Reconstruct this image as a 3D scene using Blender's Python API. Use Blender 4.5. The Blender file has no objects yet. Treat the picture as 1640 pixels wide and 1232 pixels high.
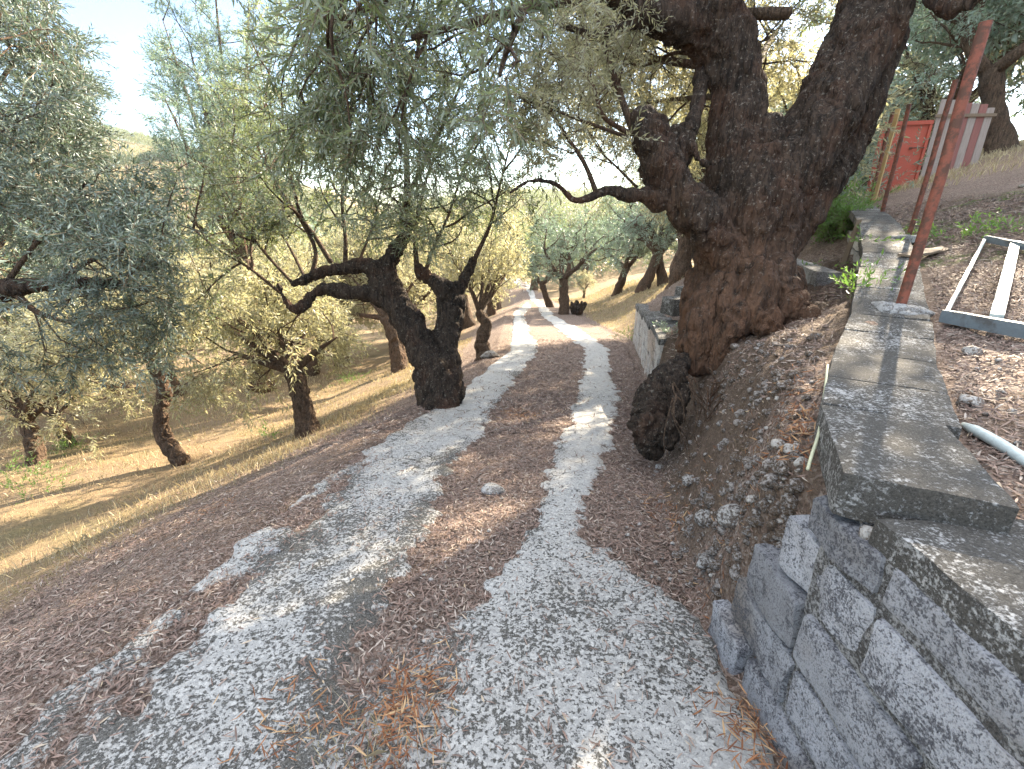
import bpy, math, numpy as np
from mathutils import Vector, Matrix
R = math.radians
sc = bpy.context.scene
COL = sc.collection
SUN_AZ, SUN_EL = 40.0, 28.0

# ------------------------------------------------------------------ camera, sky, sun, exposure
CAMZ, PITCH, FPX = 1.6, R(20.0), 729.0
cam = bpy.data.cameras.new('camera'); camo = bpy.data.objects.new('camera', cam); COL.objects.link(camo)
cam.sensor_width = 36.0; cam.lens = 36.0 * FPX / 1640.0
cam.clip_start = 0.05; cam.clip_end = 2000
camo.location = (0, 0, CAMZ); camo.rotation_euler = (math.pi / 2 - PITCH, 0, 0)
sc.camera = camo
world = bpy.data.worlds.new('World'); sc.world = world; world.use_nodes = True
wn = world.node_tree
sky = wn.nodes.new('ShaderNodeTexSky'); sky.sky_type = 'NISHITA'; sky.sun_disc = False
sky.sun_elevation = R(SUN_EL); sky.sun_rotation = R(SUN_AZ); sky.air_density = 1.0; sky.dust_density = .15; sky.ozone_density = 1.0
# clear pale blue sky down to the skyline, unseen bright cloud layer added overhead as fill
SKY_S, CLOUD_FILL = 0.05, 0.47
N = wn.nodes.new; LK = wn.links.new
wtc = N('ShaderNodeTexCoord'); sep = N('ShaderNodeSeparateXYZ'); LK(wtc.outputs['Generated'], sep.inputs[0])
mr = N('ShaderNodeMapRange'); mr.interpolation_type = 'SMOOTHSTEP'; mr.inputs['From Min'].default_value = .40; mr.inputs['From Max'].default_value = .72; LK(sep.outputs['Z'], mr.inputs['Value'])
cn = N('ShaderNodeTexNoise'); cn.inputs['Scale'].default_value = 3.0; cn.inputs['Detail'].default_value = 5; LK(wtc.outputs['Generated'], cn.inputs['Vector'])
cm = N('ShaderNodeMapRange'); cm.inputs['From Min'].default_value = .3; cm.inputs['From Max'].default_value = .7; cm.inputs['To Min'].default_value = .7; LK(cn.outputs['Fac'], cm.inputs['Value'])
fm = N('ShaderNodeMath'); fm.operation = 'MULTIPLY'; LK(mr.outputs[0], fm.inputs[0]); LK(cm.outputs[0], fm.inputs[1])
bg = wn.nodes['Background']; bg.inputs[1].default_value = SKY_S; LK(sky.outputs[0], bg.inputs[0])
bc = N('ShaderNodeBackground'); bc.inputs[0].default_value = (.90, .95, 1.05, 1); bc.inputs[1].default_value = CLOUD_FILL
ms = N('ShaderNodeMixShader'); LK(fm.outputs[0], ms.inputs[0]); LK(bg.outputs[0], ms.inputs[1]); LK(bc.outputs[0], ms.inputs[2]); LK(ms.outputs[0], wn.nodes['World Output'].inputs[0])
sl = bpy.data.lights.new('sun', 'SUN'); sl.energy = 3.8; sl.angle = R(0.53); sl.color = (1.0, 0.86, 0.66)
slo = bpy.data.objects.new('sun', sl); COL.objects.link(slo)
sdir = Vector((math.sin(R(SUN_AZ)) * math.cos(R(SUN_EL)), math.cos(R(SUN_AZ)) * math.cos(R(SUN_EL)), math.sin(R(SUN_EL))))
slo.rotation_euler = sdir.to_track_quat('Z', 'Y').to_euler(); slo.location = (20, 30, 20)
sc.view_settings.view_transform = 'Standard'; sc.view_settings.look = 'None'
sc.view_settings.exposure = 3.0; sc.view_settings.gamma = 1.0
sc.render.engine = 'CYCLES'
sc.cycles.max_bounces = 6; sc.cycles.diffuse_bounces = 4; sc.cycles.transmission_bounces = 3
sc.cycles.use_denoising = True

# ------------------------------------------------------------------ small maths
CP, SP = math.cos(PITCH), math.sin(PITCH)
def ray(u, v):
    x = (u - 820.0) / FPX; y = (616.0 - v) / FPX
    return np.array([x, CP + y * SP, -SP + y * CP])
def P(u, v, t): return ray(u, v) * t + np.array([0, 0, CAMZ])
def proj(p):
    p = np.asarray(p, float); dx, dy, dz = p[..., 0], p[..., 1], p[..., 2] - CAMZ
    t = dy * CP - dz * SP; yy = dy * SP + dz * CP
    t2 = np.where(t > 0.05, t, 0.05)
    return 820 + FPX * dx / t2, 616 - FPX * yy / t2, t

def _h(i, j, k, s):
    n = (i * 374761393 + j * 668265263 + k * 2147483647 + s * 974634777) & 0xffffffff
    n = ((n ^ (n >> 13)) * 1274126177) & 0xffffffff
    n = ((n ^ (n >> 15)) * 2246822519) & 0xffffffff
    return ((n ^ (n >> 16)) & 0xffff) / 65535.0
def noise(p, scale=1.0, seed=0):
    p = np.asarray(p, float) * scale
    if p.shape[-1] == 2: p = np.concatenate([p, np.zeros(p.shape[:-1] + (1,))], -1)
    f = np.floor(p); q = p - f; i = f.astype(np.int64); q = q * q * (3 - 2 * q); out = 0
    for a in (0, 1):
        for b in (0, 1):
            for c in (0, 1):
                wgt = (q[..., 0] if a else 1 - q[..., 0]) * (q[..., 1] if b else 1 - q[..., 1]) * (q[..., 2] if c else 1 - q[..., 2])
                out = out + wgt * _h(i[..., 0] + a, i[..., 1] + b, i[..., 2] + c, seed)
    return out * 2 - 1
def fbm(p, scale=1.0, octs=4, seed=0, gain=0.5):
    a, o, tot = 1.0, 0, 0
    for k in range(octs):
        o = o + a * noise(p, scale * 2.03 ** k, seed + k * 7); tot += a; a *= gain
    return o / tot
def ss(a, b, x):
    t = np.clip((x - a) / (b - a), 0, 1); return t * t * (3 - 2 * t)
def lin(y, ys, xs): return np.interp(y, ys, xs)

# ------------------------------------------------------------------ mesh plumbing
def tag(o, label=None, cat=None, group=None, kind=None):
    if label: o['label'] = label
    if cat: o['category'] = cat
    if group: o['group'] = group
    if kind: o['kind'] = kind
    return o
def mesh(name, V, F, mats, mi=None, attrs=None, smooth=True):
    """F: list of (n,k) int arrays; mats: list of materials; mi: list of material index per array"""
    F = [np.asarray(f, np.int32) for f in F if len(f)]
    me = bpy.data.meshes.new(name)
    V = np.asarray(V, np.float32)
    me.vertices.add(len(V)); me.vertices.foreach_set('co', V.ravel())
    nl = sum(f.size for f in F); npoly = sum(len(f) for f in F)
    me.loops.add(nl); me.loops.foreach_set('vertex_index', np.concatenate([f.ravel() for f in F]))
    me.polygons.add(npoly)
    tot = np.concatenate([np.full(len(f), f.shape[1], np.int32) for f in F])
    st = np.concatenate([[0], np.cumsum(tot)[:-1]]).astype(np.int32)
    me.polygons.foreach_set('loop_start', st)
    try: me.polygons.foreach_set('loop_total', tot)
    except Exception: pass
    if mi is not None: me.polygons.foreach_set('material_index', np.concatenate([np.full(len(f), m, np.int32) for f, m in zip(F, mi)]))
    for m in mats: me.materials.append(m)
    for k, a in (attrs or {}).items():
        at = me.attributes.new(k, 'FLOAT', 'POINT'); at.data.foreach_set('value', np.asarray(a, np.float32))
    me.update(calc_edges=True)
    me.polygons.foreach_set('use_smooth', np.full(npoly, smooth, bool))
    me.validate()
    return me
def link(name, me, parent=None, loc=None):
    o = bpy.data.objects.new(name, me); COL.objects.link(o)
    if parent is not None: o.parent = parent
    if loc is not None: o.location = loc
    return o
def empty(name, loc, rz=0):
    o = bpy.data.objects.new(name, None); COL.objects.link(o); o.location = loc; o.rotation_euler.z = rz
    o.empty_display_size = .2
    return o

class MB:
    def __init__(s): s.V = []; s.F = []; s.M = []; s.A = []; s.n = 0
    def add(s, V, F, m=0, a=None):
        V = np.asarray(V, float)
        for f in (F if isinstance(F, list) else [F]):
            s.F.append(np.asarray(f, np.int32) + s.n); s.M.append(m)
        s.V.append(V); s.A.append(np.full(len(V), 0.5) if a is None else np.broadcast_to(a, (len(V),))); s.n += len(V)
    def mesh(s, name, mats, smooth=True):
        return mesh(name, np.concatenate(s.V), s.F, mats, s.M, {'rnd': np.concatenate(s.A)}, smooth)

def tube(pts, rad, n=8, cap=True, rough=0.0, seed=0, flat=1.0):
    pts = np.asarray(pts, float); rad = np.asarray(rad, float); m = len(pts)
    T = np.gradient(pts, axis=0); T /= np.linalg.norm(T, axis=1)[:, None] + 1e-9
    ref = np.array([0, 0, 1.0]) if abs(T[0][2]) < .9 else np.array([1.0, 0, 0])
    N = np.cross(T[0], ref); N /= np.linalg.norm(N); Ns = []
    for i in range(m):
        N = N - T[i] * N.dot(T[i]); N /= np.linalg.norm(N) + 1e-9; Ns.append(N.copy())
    Ns = np.array(Ns); B = np.cross(T, Ns)
    a = np.arange(n) * 2 * math.pi / n
    D = Ns[:, None] * np.cos(a)[None, :, None] + flat * B[:, None] * np.sin(a)[None, :, None]
    V = pts[:, None] + D * rad[:, None, None]
    if rough:
        V = V + D * (rad[:, None] * rough * (noise(V, 1.6 / max(rad.mean(), .01), seed) + .6 * noise(V, 3.5 / max(rad.mean(), .01), seed + 3)))[..., None]
    V = V.reshape(-1, 3)
    i = np.arange(m - 1)[:, None] * n; j = np.arange(n)[None]; k = (j + 1) % n
    F = [np.stack([i + j, i + k, i + n + k, i + n + j], -1).reshape(-1, 4)]
    if cap:
        V = np.vstack([V, pts[-1] + T[-1] * rad[-1] * .5, pts[0] - T[0] * rad[0] * .5]); e = (m - 1) * n; j = np.arange(n); k = (j + 1) % n
        F.append(np.stack([e + j, e + k, np.full(n, m * n)], -1)); F.append(np.stack([k, j, np.full(n, m * n + 1)], -1))
    return V, F
def smooth_path(ctrl, n):
    """Catmull-Rom through rows (x,y,z,r)"""
    c = np.asarray(ctrl, float); c = np.vstack([2 * c[0] - c[1], c, 2 * c[-1] - c[-2]]); out = []
    for i in range(1, len(c) - 2):
        for t in np.linspace(0, 1, n, endpoint=False):
            a, b, d, e = c[i - 1], c[i], c[i + 1], c[i + 2]
            out.append(.5 * (2 * b + (d - a) * t + (2 * a - 5 * b + 4 * d - e) * t * t + (3 * b - a - 3 * d + e) * t ** 3))
    out.append(c[-2]); o = np.array(out); o[:, 3:] = np.maximum(o[:, 3:], .002); return o
def rbox(dim, r=.01, cuts=(8, 8, 4), amp=0.0, seed=0, off=(0, 0, 0)):
    """box with rounded, irregular faces, centred"""
    V = []; F = []; n = 0; h = np.array(dim) / 2.0; c = cuts
    for ax in range(3):
        u, w = (ax + 1) % 3, (ax + 2) % 3; nu, nw = c[u], c[w]
        for s in (-1, 1):
            gu, gw = np.meshgrid(np.linspace(-1, 1, nu + 1), np.linspace(-1, 1, nw + 1), indexing='ij')
            v = np.zeros(gu.shape + (3,)); v[..., ax] = s; v[..., u] = gu; v[..., w] = gw
            idx = np.arange(gu.size).reshape(gu.shape) + n
            q = np.stack([idx[:-1, :-1], idx[1:, :-1], idx[1:, 1:], idx[:-1, 1:]], -1).reshape(-1, 4)
            if s < 0: q = q[:, ::-1]
            V.append(v.reshape(-1, 3)); F.append(q); n += gu.size
    V = np.concatenate(V) * h; inner = np.clip(V, -(h - r), h - r); d = V - inner
    l = np.linalg.norm(d, axis=1)[:, None]; V = inner + np.where(l > 1e-9, d / np.maximum(l, 1e-9) * np.minimum(l, r), 0)
    if amp:
        q = V + np.array(off) + seed * 3.1
        V = V + np.stack([fbm(q, 9, 4, 11), fbm(q, 9, 4, 23), fbm(q, 9, 4, 37)], -1) * amp
    return V, [np.concatenate(F)]
def rotz(V, a):
    c, s = math.cos(a), math.sin(a); V = np.asarray(V, float); return np.stack([V[:, 0] * c - V[:, 1] * s, V[:, 0] * s + V[:, 1] * c, V[:, 2]], -1)
def blob(r, seed=0, amp=.35, n=14, flat=(1, 1, .7)):
    th = np.linspace(0, math.pi, n); ph = np.arange(2 * n) * math.pi / n
    d = np.stack([np.sin(th)[:, None] * np.cos(ph)[None], np.sin(th)[:, None] * np.sin(ph)[None], np.cos(th)[:, None] * np.ones(2 * n)[None]], -1).reshape(-1, 3)
    k = 1 + amp * fbm(d + seed * 5.3, 1.4, 4, seed)
    # flatten some sides like broken stone
    rg = np.random.default_rng(seed)
    for _ in range(5):
        nrm = rg.normal(size=3); nrm /= np.linalg.norm(nrm); dd = (d * nrm).sum(1) * k; k = np.where(dd > .72, k * .72 / np.maximum(dd, 1e-6), k)
    V = d * k[:, None] * r * np.array(flat)
    i = np.arange(n - 1)[:, None] * 2 * n; j = np.arange(2 * n)[None]; kk = (j + 1) % (2 * n)
    return V, [np.stack([i + j, i + 2 * n + j, i + 2 * n + kk, i + kk], -1).reshape(-1, 4)]

# ------------------------------------------------------------------ materials
class NT:
    def __init__(s, name):
        s.m = bpy.data.materials.new(name); s.m.use_nodes = True; s.t = s.m.node_tree; s.b = s.t.nodes['Principled BSDF']
        s.b.inputs['Roughness'].default_value = .85; s.b.inputs['Specular IOR Level'].default_value = .25
    def n(s, typ, **kw):
        x = s.t.nodes.new(typ)
        for k, v in kw.items():
            if k.startswith('i_'): x.inputs[k[2:].replace('_', ' ')].default_value = v
            else: setattr(x, k, v)
        return x
    def l(s, a, b): s.t.links.new(a, b)
    def co(s, scale=(1, 1, 1), kind='obj'):
        if kind == 'obj': g = s.n('ShaderNodeTexCoord').outputs['Object']
        else: g = s.n('ShaderNodeNewGeometry').outputs['Position']
        if scale == (1, 1, 1): return g
        m = s.n('ShaderNodeMapping'); m.inputs['Scale'].default_value = scale; s.l(g, m.inputs[0]); return m.outputs[0]
    def noise(s, co, scale, det=4, rough=.6, dist=0):
        x = s.n('ShaderNodeTexNoise'); x.inputs['Scale'].default_value = scale; x.inputs['Detail'].default_value = det
        x.inputs['Roughness'].default_value = rough; x.inputs['Distortion'].default_value = dist; s.l(co, x.inputs['Vector']); return x.outputs['Fac']
    def vor(s, co, scale, feature='F1', out='Distance'):
        x = s.n('ShaderNodeTexVoronoi'); x.feature = feature; x.inputs['Scale'].default_value = scale; s.l(co, x.inputs['Vector']); return x.outputs[out]
    def ramp(s, fac, stops):
        x = s.n('ShaderNodeValToRGB'); e = x.color_ramp.elements
        while len(e) < len(stops): e.new(.5)
        for i, (p, c) in enumerate(stops):
            e[i].position = p; e[i].color = (c, c, c, 1) if isinstance(c, (int, float)) else (*c, 1)
        s.l(fac, x.inputs[0]); return x.outputs[0]
    def mix(s, f, a, b, blend='MIX'):
        x = s.n('ShaderNodeMix'); x.data_type = 'RGBA'; x.blend_type = blend
        for k_, sock, v in ((0, x.inputs[0], f), (6, x.inputs[6], a), (7, x.inputs[7], b)):
            if hasattr(v, 'is_linked'): s.l(v, sock)
            elif isinstance(v, (int, float)): sock.default_value = v if k_ == 0 else (v, v, v, 1)
            else: sock.default_value = (*v, 1)
        return x.outputs[2]
    def warp(s, co, amt, scale):
        x = s.n('ShaderNodeTexNoise'); x.inputs['Scale'].default_value = scale; x.inputs['Detail'].default_value = 4; s.l(co, x.inputs['Vector'])
        a = s.n('ShaderNodeVectorMath', operation='SCALE'); s.l(x.outputs['Color'], a.inputs[0]); a.inputs['Scale'].default_value = amt * 2
        b = s.n('ShaderNodeVectorMath', operation='ADD'); s.l(co, b.inputs[0]); s.l(a.outputs[0], b.inputs[1]); return b.outputs[0]
    def math(s, op, a, b=0.0, c=None):
        x = s.n('ShaderNodeMath'); x.operation = op
        for i, v in enumerate((a, b, c)):
            if v is None: continue
            if hasattr(v, 'is_linked'): s.l(v, x.inputs[i])
            else: x.inputs[i].default_value = v
        return x.outputs[0]
    def attr(s, name): x = s.n('ShaderNodeAttribute'); x.attribute_name = name; return x.outputs['Fac']
    def base(s, c):
        if hasattr(c, 'is_linked'): s.l(c, s.b.inputs['Base Color'])
        else: s.b.inputs['Base Color'].default_value = (*c, 1)
    def bump(s, h, strength=.5, dist=.01, prev=None):
        x = s.n('ShaderNodeBump'); x.inputs['Strength'].default_value = strength; x.inputs['Distance'].default_value = dist
        s.l(h, x.inputs['Height'])
        if prev is not None: s.l(prev, x.inputs['Normal'])
        s.l(x.outputs[0], s.b.inputs['Normal']); return x.outputs[0]

def leaf_mat(name, top, under, trans, tf=.35, var=.75):
    t = NT(name); r = t.attr('rnd'); geo = t.n('ShaderNodeNewGeometry')
    a = t.mix(r, tuple(x * (1 - var * .75) for x in top), tuple(min(1, x * (1 + var)) for x in top))
    c = t.mix(geo.outputs['Backfacing'], a, under)
    t.base(c); t.b.inputs['Roughness'].default_value = .42; t.b.inputs['Specular IOR Level'].default_value = .5
    tr = t.n('ShaderNodeBsdfTranslucent'); t.l(t.mix(r, trans, tuple(x * .6 for x in trans)), tr.inputs[0])
    mx = t.n('ShaderNodeMixShader'); mx.inputs[0].default_value = tf
    t.l(t.b.outputs[0], mx.inputs[1]); t.l(tr.outputs[0], mx.inputs[2])
    t.l(mx.outputs[0], t.t.nodes['Material Output'].inputs['Surface']); return t.m
M = {}
M['leaf'] = leaf_mat('olive_leaf', (.05, .072, .038), (.25, .28, .22), (.34, .40, .14), .36)
M['leaf_grey'] = leaf_mat('olive_leaf_greyish', (.055, .08, .055), (.22, .27, .235), (.22, .30, .17), .2)  # greyer, less translucent olive leaf
M['leaf_blue'] = leaf_mat('olive_leaf_bluish', (.10, .15, .11), (.30, .37, .31), (.30, .42, .24), .34)
M['leaf_pale'] = leaf_mat('olive_leaf_pale', (.17, .18, .10), (.40, .40, .30), (.68, .63, .32), .45)
M['leaf_weed'] = leaf_mat('weed_leaf', (.10, .20, .04), (.14, .24, .07), (.25, .45, .06), .35)
M['leaf_pine'] = leaf_mat('pine_leaf', (.05, .09, .04), (.06, .10, .05), (.10, .16, .05), .2)
M['straw'] = leaf_mat('dry_straw', (.42, .35, .21), (.45, .38, .25), (.5, .4, .2), .3)

def mk_litter():
    t = NT('fallen_leaf'); r = t.attr('rnd'); geo = t.n('ShaderNodeNewGeometry')
    c = t.ramp(r, [(0, (.07, .042, .03)), (.3, (.16, .085, .06)), (.55, (.25, .145, .105)), (.75, (.34, .24, .185)), (.92, (.48, .41, .34)), (1, (.5, .36, .2))])
    c = t.mix(.30, c, (.27, .235, .205)); t.base(t.mix(geo.outputs['Backfacing'], c, t.mix(.5, c, (.38, .33, .30)))); t.b.inputs['Roughness'].default_value = .7
    return t.m
M['litter'] = mk_litter()
def mk_twig(name, col):
    t = NT(name); t.base(t.mix(t.noise(t.co(), 25), tuple(x * .6 for x in col), tuple(x * 1.4 for x in col))); return t.m
def mk_orange():
    t = NT('orange_dry_leaf'); t.base(t.ramp(t.attr('rnd'), [(.5, (.15, .06, .03)), (.8, (.30, .14, .065)), (1, (.45, .31, .17))])); return t.m
M['litter_orange'] = mk_orange()
M['twig'] = mk_twig('olive_twig', (.20, .16, .11))
def mk_bark(name, dark, mid, hi, sc_=1.0, foot=None):
    t = NT(name); co = t.co(); st = t.co((1.7 * sc_, 1.7 * sc_, .36 * sc_))
    n1 = t.noise(st, 9, 8, .7, .6); n2 = t.noise(co, 30 * sc_, 5, .7); n3 = t.noise(co, 2.2, 3, .6); v = t.vor(t.warp(st, .22, 6), 9, 'DISTANCE_TO_EDGE')
    c = t.ramp(n1, [(.32, dark), (.52, mid), (.70, tuple(x * 1.35 for x in mid))])
    c = t.mix(t.ramp(n3, [(.5, 0), (.68, 1)]), c, t.mix(.4, c, (.15, .065, .035)))
    c = t.mix(t.ramp(v, [(.0, .6), (.10, 0)]), c, tuple(x * .7 for x in dark))
    c = t.mix(t.math('MULTIPLY', t.ramp(n2, [(.58, 0), (.66, 1)]), .55), c, hi)
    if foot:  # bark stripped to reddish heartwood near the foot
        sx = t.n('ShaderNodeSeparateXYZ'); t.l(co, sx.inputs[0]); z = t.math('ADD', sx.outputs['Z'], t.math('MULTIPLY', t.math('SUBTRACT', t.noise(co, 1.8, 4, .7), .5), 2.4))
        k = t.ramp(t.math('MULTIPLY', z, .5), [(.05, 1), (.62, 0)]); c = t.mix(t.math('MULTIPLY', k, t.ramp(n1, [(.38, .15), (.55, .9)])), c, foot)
    t.base(c); t.b.inputs['Roughness'].default_value = .9
    h = t.math('ADD', t.math('MULTIPLY', n1, 1.0), t.math('ADD', t.math('MULTIPLY', t.math('MINIMUM', v, .2), 1.2), t.math('MULTIPLY', n2, .3)))
    t.bump(h, 1.0, .05); return t.m
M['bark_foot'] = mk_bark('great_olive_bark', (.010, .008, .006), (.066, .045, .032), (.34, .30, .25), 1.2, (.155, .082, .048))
M['bark'] = mk_bark('old_olive_bark', (.010, .008, .006), (.060, .042, .030), (.30, .27, .22), 1.3)
M['bark2'] = mk_bark('olive_bark', (.03, .02, .014), (.13, .085, .055), (.26, .22, .17), 1.8)
def mk_concrete(name, light, dark, amt=.5, s=1.0, bumpd=.006, tint=None):
    """pitted, lichen speckled cement: amt = share of dark growth"""
    t = NT(name); co = t.co()
    big = t.noise(co, 2.2 * s, 5, .65); fine = t.noise(co, 75 * s, 4, .75); mid = t.noise(co, 17 * s, 4, .7); v = t.vor(co, 95 * s)
    k = t.math('ADD', t.math('MULTIPLY', big, .5), t.math('ADD', t.math('MULTIPLY', fine, 1.0), t.math('MULTIPLY', mid, .5)))
    th = 1.0 + (.5 - amt) * .5
    m = t.ramp(t.math('MULTIPLY', k, .5), [((th - .07) / 2, 0), ((th + .05) / 2, 1)])
    c0 = t.mix(t.ramp(t.noise(co, 6 * s, 4), [(.3, 0), (.7, 1)]), tuple(x * .8 for x in light), tuple(min(1, x * 1.12) for x in light))
    c0 = t.mix(t.ramp(v, [(.0, .0), (.5, 1)]), c0, t.mix(.35, c0, (.6, .6, .6)))
    if tint: c0 = t.mix(t.ramp(t.noise(co, 1.3 * s, 2), [(.5, 0), (.62, .7)]), c0, tint)
    rr = t.attr('rnd'); c0 = t.mix(1.0, c0, t.ramp(rr, [(0, .62), (.5, 1.0), (1, 1.3)]), 'MULTIPLY')
    t.base(t.mix(m, c0, t.mix(t.ramp(t.noise(co, 140 * s, 4, .8), [(.35, 0), (.65, 1)]), tuple(x * .5 for x in dark), tuple(x * 2.2 for x in dark)))); t.b.inputs['Roughness'].default_value = .93
    h = t.math('SUBTRACT', t.math('MULTIPLY', fine, .8), t.math('MULTIPLY', m, .55)); t.bump(t.math('ADD', h, t.math('MULTIPLY', mid, .6)), .9, bumpd)
    return t.m
M['cap'] = mk_concrete('lichened_cement', (.27, .255, .23), (.05, .046, .04), .64, 1.3)
M['block'] = mk_concrete('cement_block', (.155, .152, .165), (.07, .068, .074), .36, 1.7, .007, (.19, .155, .12))
M['block_warm'] = mk_concrete('weathered_block', (.42, .37, .31), (.14, .12, .10), .35, .8, .008, (.42, .30, .22))
M['mortar'] = mk_concrete('mortar', (.30, .29, .27), (.12, .11, .10), .4, 1.4, .014)
M['joint'] = mk_concrete('joint_mortar', (.17, .155, .135), (.06, .055, .05), .45, 1.4, .014)
M['stone'] = mk_concrete('pale_stone', (.33, .285, .23), (.12, .09, .07), .4, 1.5, .008)
M['clod'] = mk_concrete('clod_earth', (.17, .125, .09), (.07, .05, .035), .5, 1.3, .01)
M['darkstone'] = mk_concrete('dirty_stone', (.25, .22, .18), (.07, .055, .045), .5, 1.2, .01)

def mk_ground():
    t = NT('hillside_ground'); co = t.co(); lit = t.attr('litter'); gr = t.attr('grass'); soil = t.attr('soil'); moss = t.attr('moss')
    f = t.noise(co, 55, 5, .75); m_ = t.noise(co, 8, 5, .65); b = t.noise(co, 1.1, 4, .6)
    st = t.co((1, 1, 1)); v = t.n('ShaderNodeTexVoronoi'); v.inputs['Scale'].default_value = 85; t.l(t.warp(st, .02, 30), v.inputs['Vector'])
    lc = t.ramp(t.n_sep(v.outputs['Color']), [(0, (.09, .065, .05)), (.35, (.19, .125, .095)), (.6, (.27, .19, .15)), (.85, (.36, .28, .23)), (1, (.46, .39, .33))])
    sc_ = t.ramp(f, [(.3, (.05, .034, .023)), (.55, (.12, .082, .055)), (.75, (.22, .165, .115))])
    gc = t.mix(t.ramp(t.noise(co, 28, 5, .8), [(.35, 0), (.7, 1)]), (.16, .105, .055), (.43, .315, .175))
    gc = t.mix(t.ramp(t.noise(co, .7, 4, .6), [(.5, 0), (.7, .45)]), gc, (.12, .13, .045))
    base = t.mix(t.ramp(m_, [(.35, .0), (.6, 1)]), t.mix(.35, sc_, lc), t.mix(.8, sc_, lc))
    c = t.mix(lit, sc_, lc); c = t.mix(gr, c, gc)
    c = t.mix(t.math('MULTIPLY', soil, t.ramp(m_, [(.3, .5), (.6, 1)])), c, sc_)
    c = t.mix(t.math('MULTIPLY', moss, t.ramp(m_, [(.42, 0), (.56, 1)])), c, (.10, .15, .03))
    t.base(t.mix(t.ramp(b, [(.3, 0), (.7, .35)]), c, t.mix(.5, c, (.20, .15, .11))))
    t.b.inputs['Roughness'].default_value = .95
    t.bump(t.math('ADD', f, t.math('ADD', t.math('MULTIPLY', v.outputs['Distance'], .8), m_)), .9, .02); return t.m
def _sep(s, c):
    x = s.n('ShaderNodeSeparateColor'); s.l(c, x.inputs[0]); return x.outputs[0]
NT.n_sep = _sep
M['ground'] = mk_ground()
def mk_road():
    t = NT('cement_track'); co = t.co(); lit = t.attr('litter'); dk = t.attr('dark')
    fine = t.noise(co, 62, 4, .75); mid = t.noise(co, 15, 5, .7); big = t.noise(co, 1.6, 4, .6); v = t.n('ShaderNodeTexVoronoi'); v.inputs['Scale'].default_value = 85; t.l(co, v.inputs['Vector'])
    k = t.math('ADD', t.math('MULTIPLY', fine, 1.0), t.math('ADD', t.math('MULTIPLY', mid, .5), t.math('MULTIPLY', big, .25)))
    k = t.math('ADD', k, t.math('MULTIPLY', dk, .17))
    m = t.ramp(t.math('MULTIPLY', k, .5), [(.492, 0), (.522, 1)])
    c0 = t.mix(t.ramp(mid, [(.3, 0), (.7, 1)]), (.34, .33, .31), (.46, .445, .415))
    c0 = t.mix(t.ramp(t.n_sep(v.outputs['Color']), [(.6, 0), (.9, .6)]), c0, (.58, .56, .52))
    c0 = t.mix(t.ramp(big, [(.55, 0), (.75, .5)]), c0, (.42, .37, .31))
    cr = t.vor(t.warp(co, .16, 3), 1.15, 'DISTANCE_TO_EDGE')
    c = t.mix(m, c0, t.mix(t.ramp(t.noise(co, 130, 4, .8), [(.35, 0), (.65, 1)]), (.028, .025, .02), (.20, .19, .17)))
    c = t.mix(t.math('MULTIPLY', t.ramp(cr, [(.002, .8), (.007, 0)]), t.ramp(t.noise(co, 2.6, 3), [(.5, 0), (.62, 1)])), c, (.07, .06, .05))
    lc = t.ramp(t.n_sep(v.outputs['Color']), [(0, (.09, .065, .05)), (.35, (.19, .125, .095)), (.6, (.27, .19, .15)), (.85, (.36, .28, .23)), (1, (.46, .39, .33))])
    lm = t.ramp(t.math('ADD', lit, t.math('MULTIPLY', t.math('SUBTRACT', fine, .5), .8)), [(.42, 0), (.6, 1)])
    c = t.mix(lm, c, t.mix(.35, lc, (.07, .05, .038)))
    t.base(c); t.b.inputs['Roughness'].default_value = .93
    h = t.math('SUBTRACT', t.math('ADD', fine, t.math('MULTIPLY', mid, .6)), t.math('MULTIPLY', m, .7)); t.bump(h, 1.0, .014); return t.m
M['road'] = mk_road()
def mk_paint(name, col, rust=(.10, .04, .02), amt=.45, s=1.0, rough=.6):
    t = NT(name); co = t.co(); n1 = t.noise(co, 9 * s, 6, .7); n2 = t.noise(co, 60 * s, 3, .7)
    m = t.ramp(n1, [(1 - amt - .04, 0), (1 - amt + .08, 1)]); c = t.mix(t.ramp(n2, [(.3, .0), (.7, .5)]), col, tuple(x * .65 for x in col))
    t.base(t.mix(m, c, rust)); t.b.inputs['Roughness'].default_value = rough; t.bump(n2, .4, .003); return t.m
M['rust'] = mk_paint('rusty_iron', (.25, .085, .055), (.10, .05, .035), .52, 1.8)
M['red'] = mk_paint('red_painted_sheet', (.46, .10, .065), (.36, .11, .08), .42)
M['greyalu'] = mk_paint('blue_grey_paint', (.16, .19, .21), (.10, .10, .10), .42, 1, .5)
M['palebar'] = mk_paint('pale_green_metal', (.52, .58, .55), (.32, .34, .31), .4, 1, .45)
def mk_wood(name, a, b):
    t = NT(name); n = t.noise(t.co((14, 14, 1.2)), 4, 6, .7, .3); t.base(t.mix(n, a, b)); t.bump(n, .8, .006); return t.m
M['greywood'] = mk_wood('weathered_grey_wood', (.16, .12, .10), (.48, .42, .38))
M['redwood'] = mk_wood('faded_red_wood', (.16, .07, .06), (.36, .16, .14))
M['yellowwood'] = mk_wood('yellow_wood', (.35, .22, .08), (.62, .46, .24))
M['brownwood'] = mk_wood('brown_board', (.10, .07, .05), (.30, .23, .16))
M['cable'] = mk_paint('pale_cable', (.5, .5, .34), (.3, .3, .22), .4)

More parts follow.
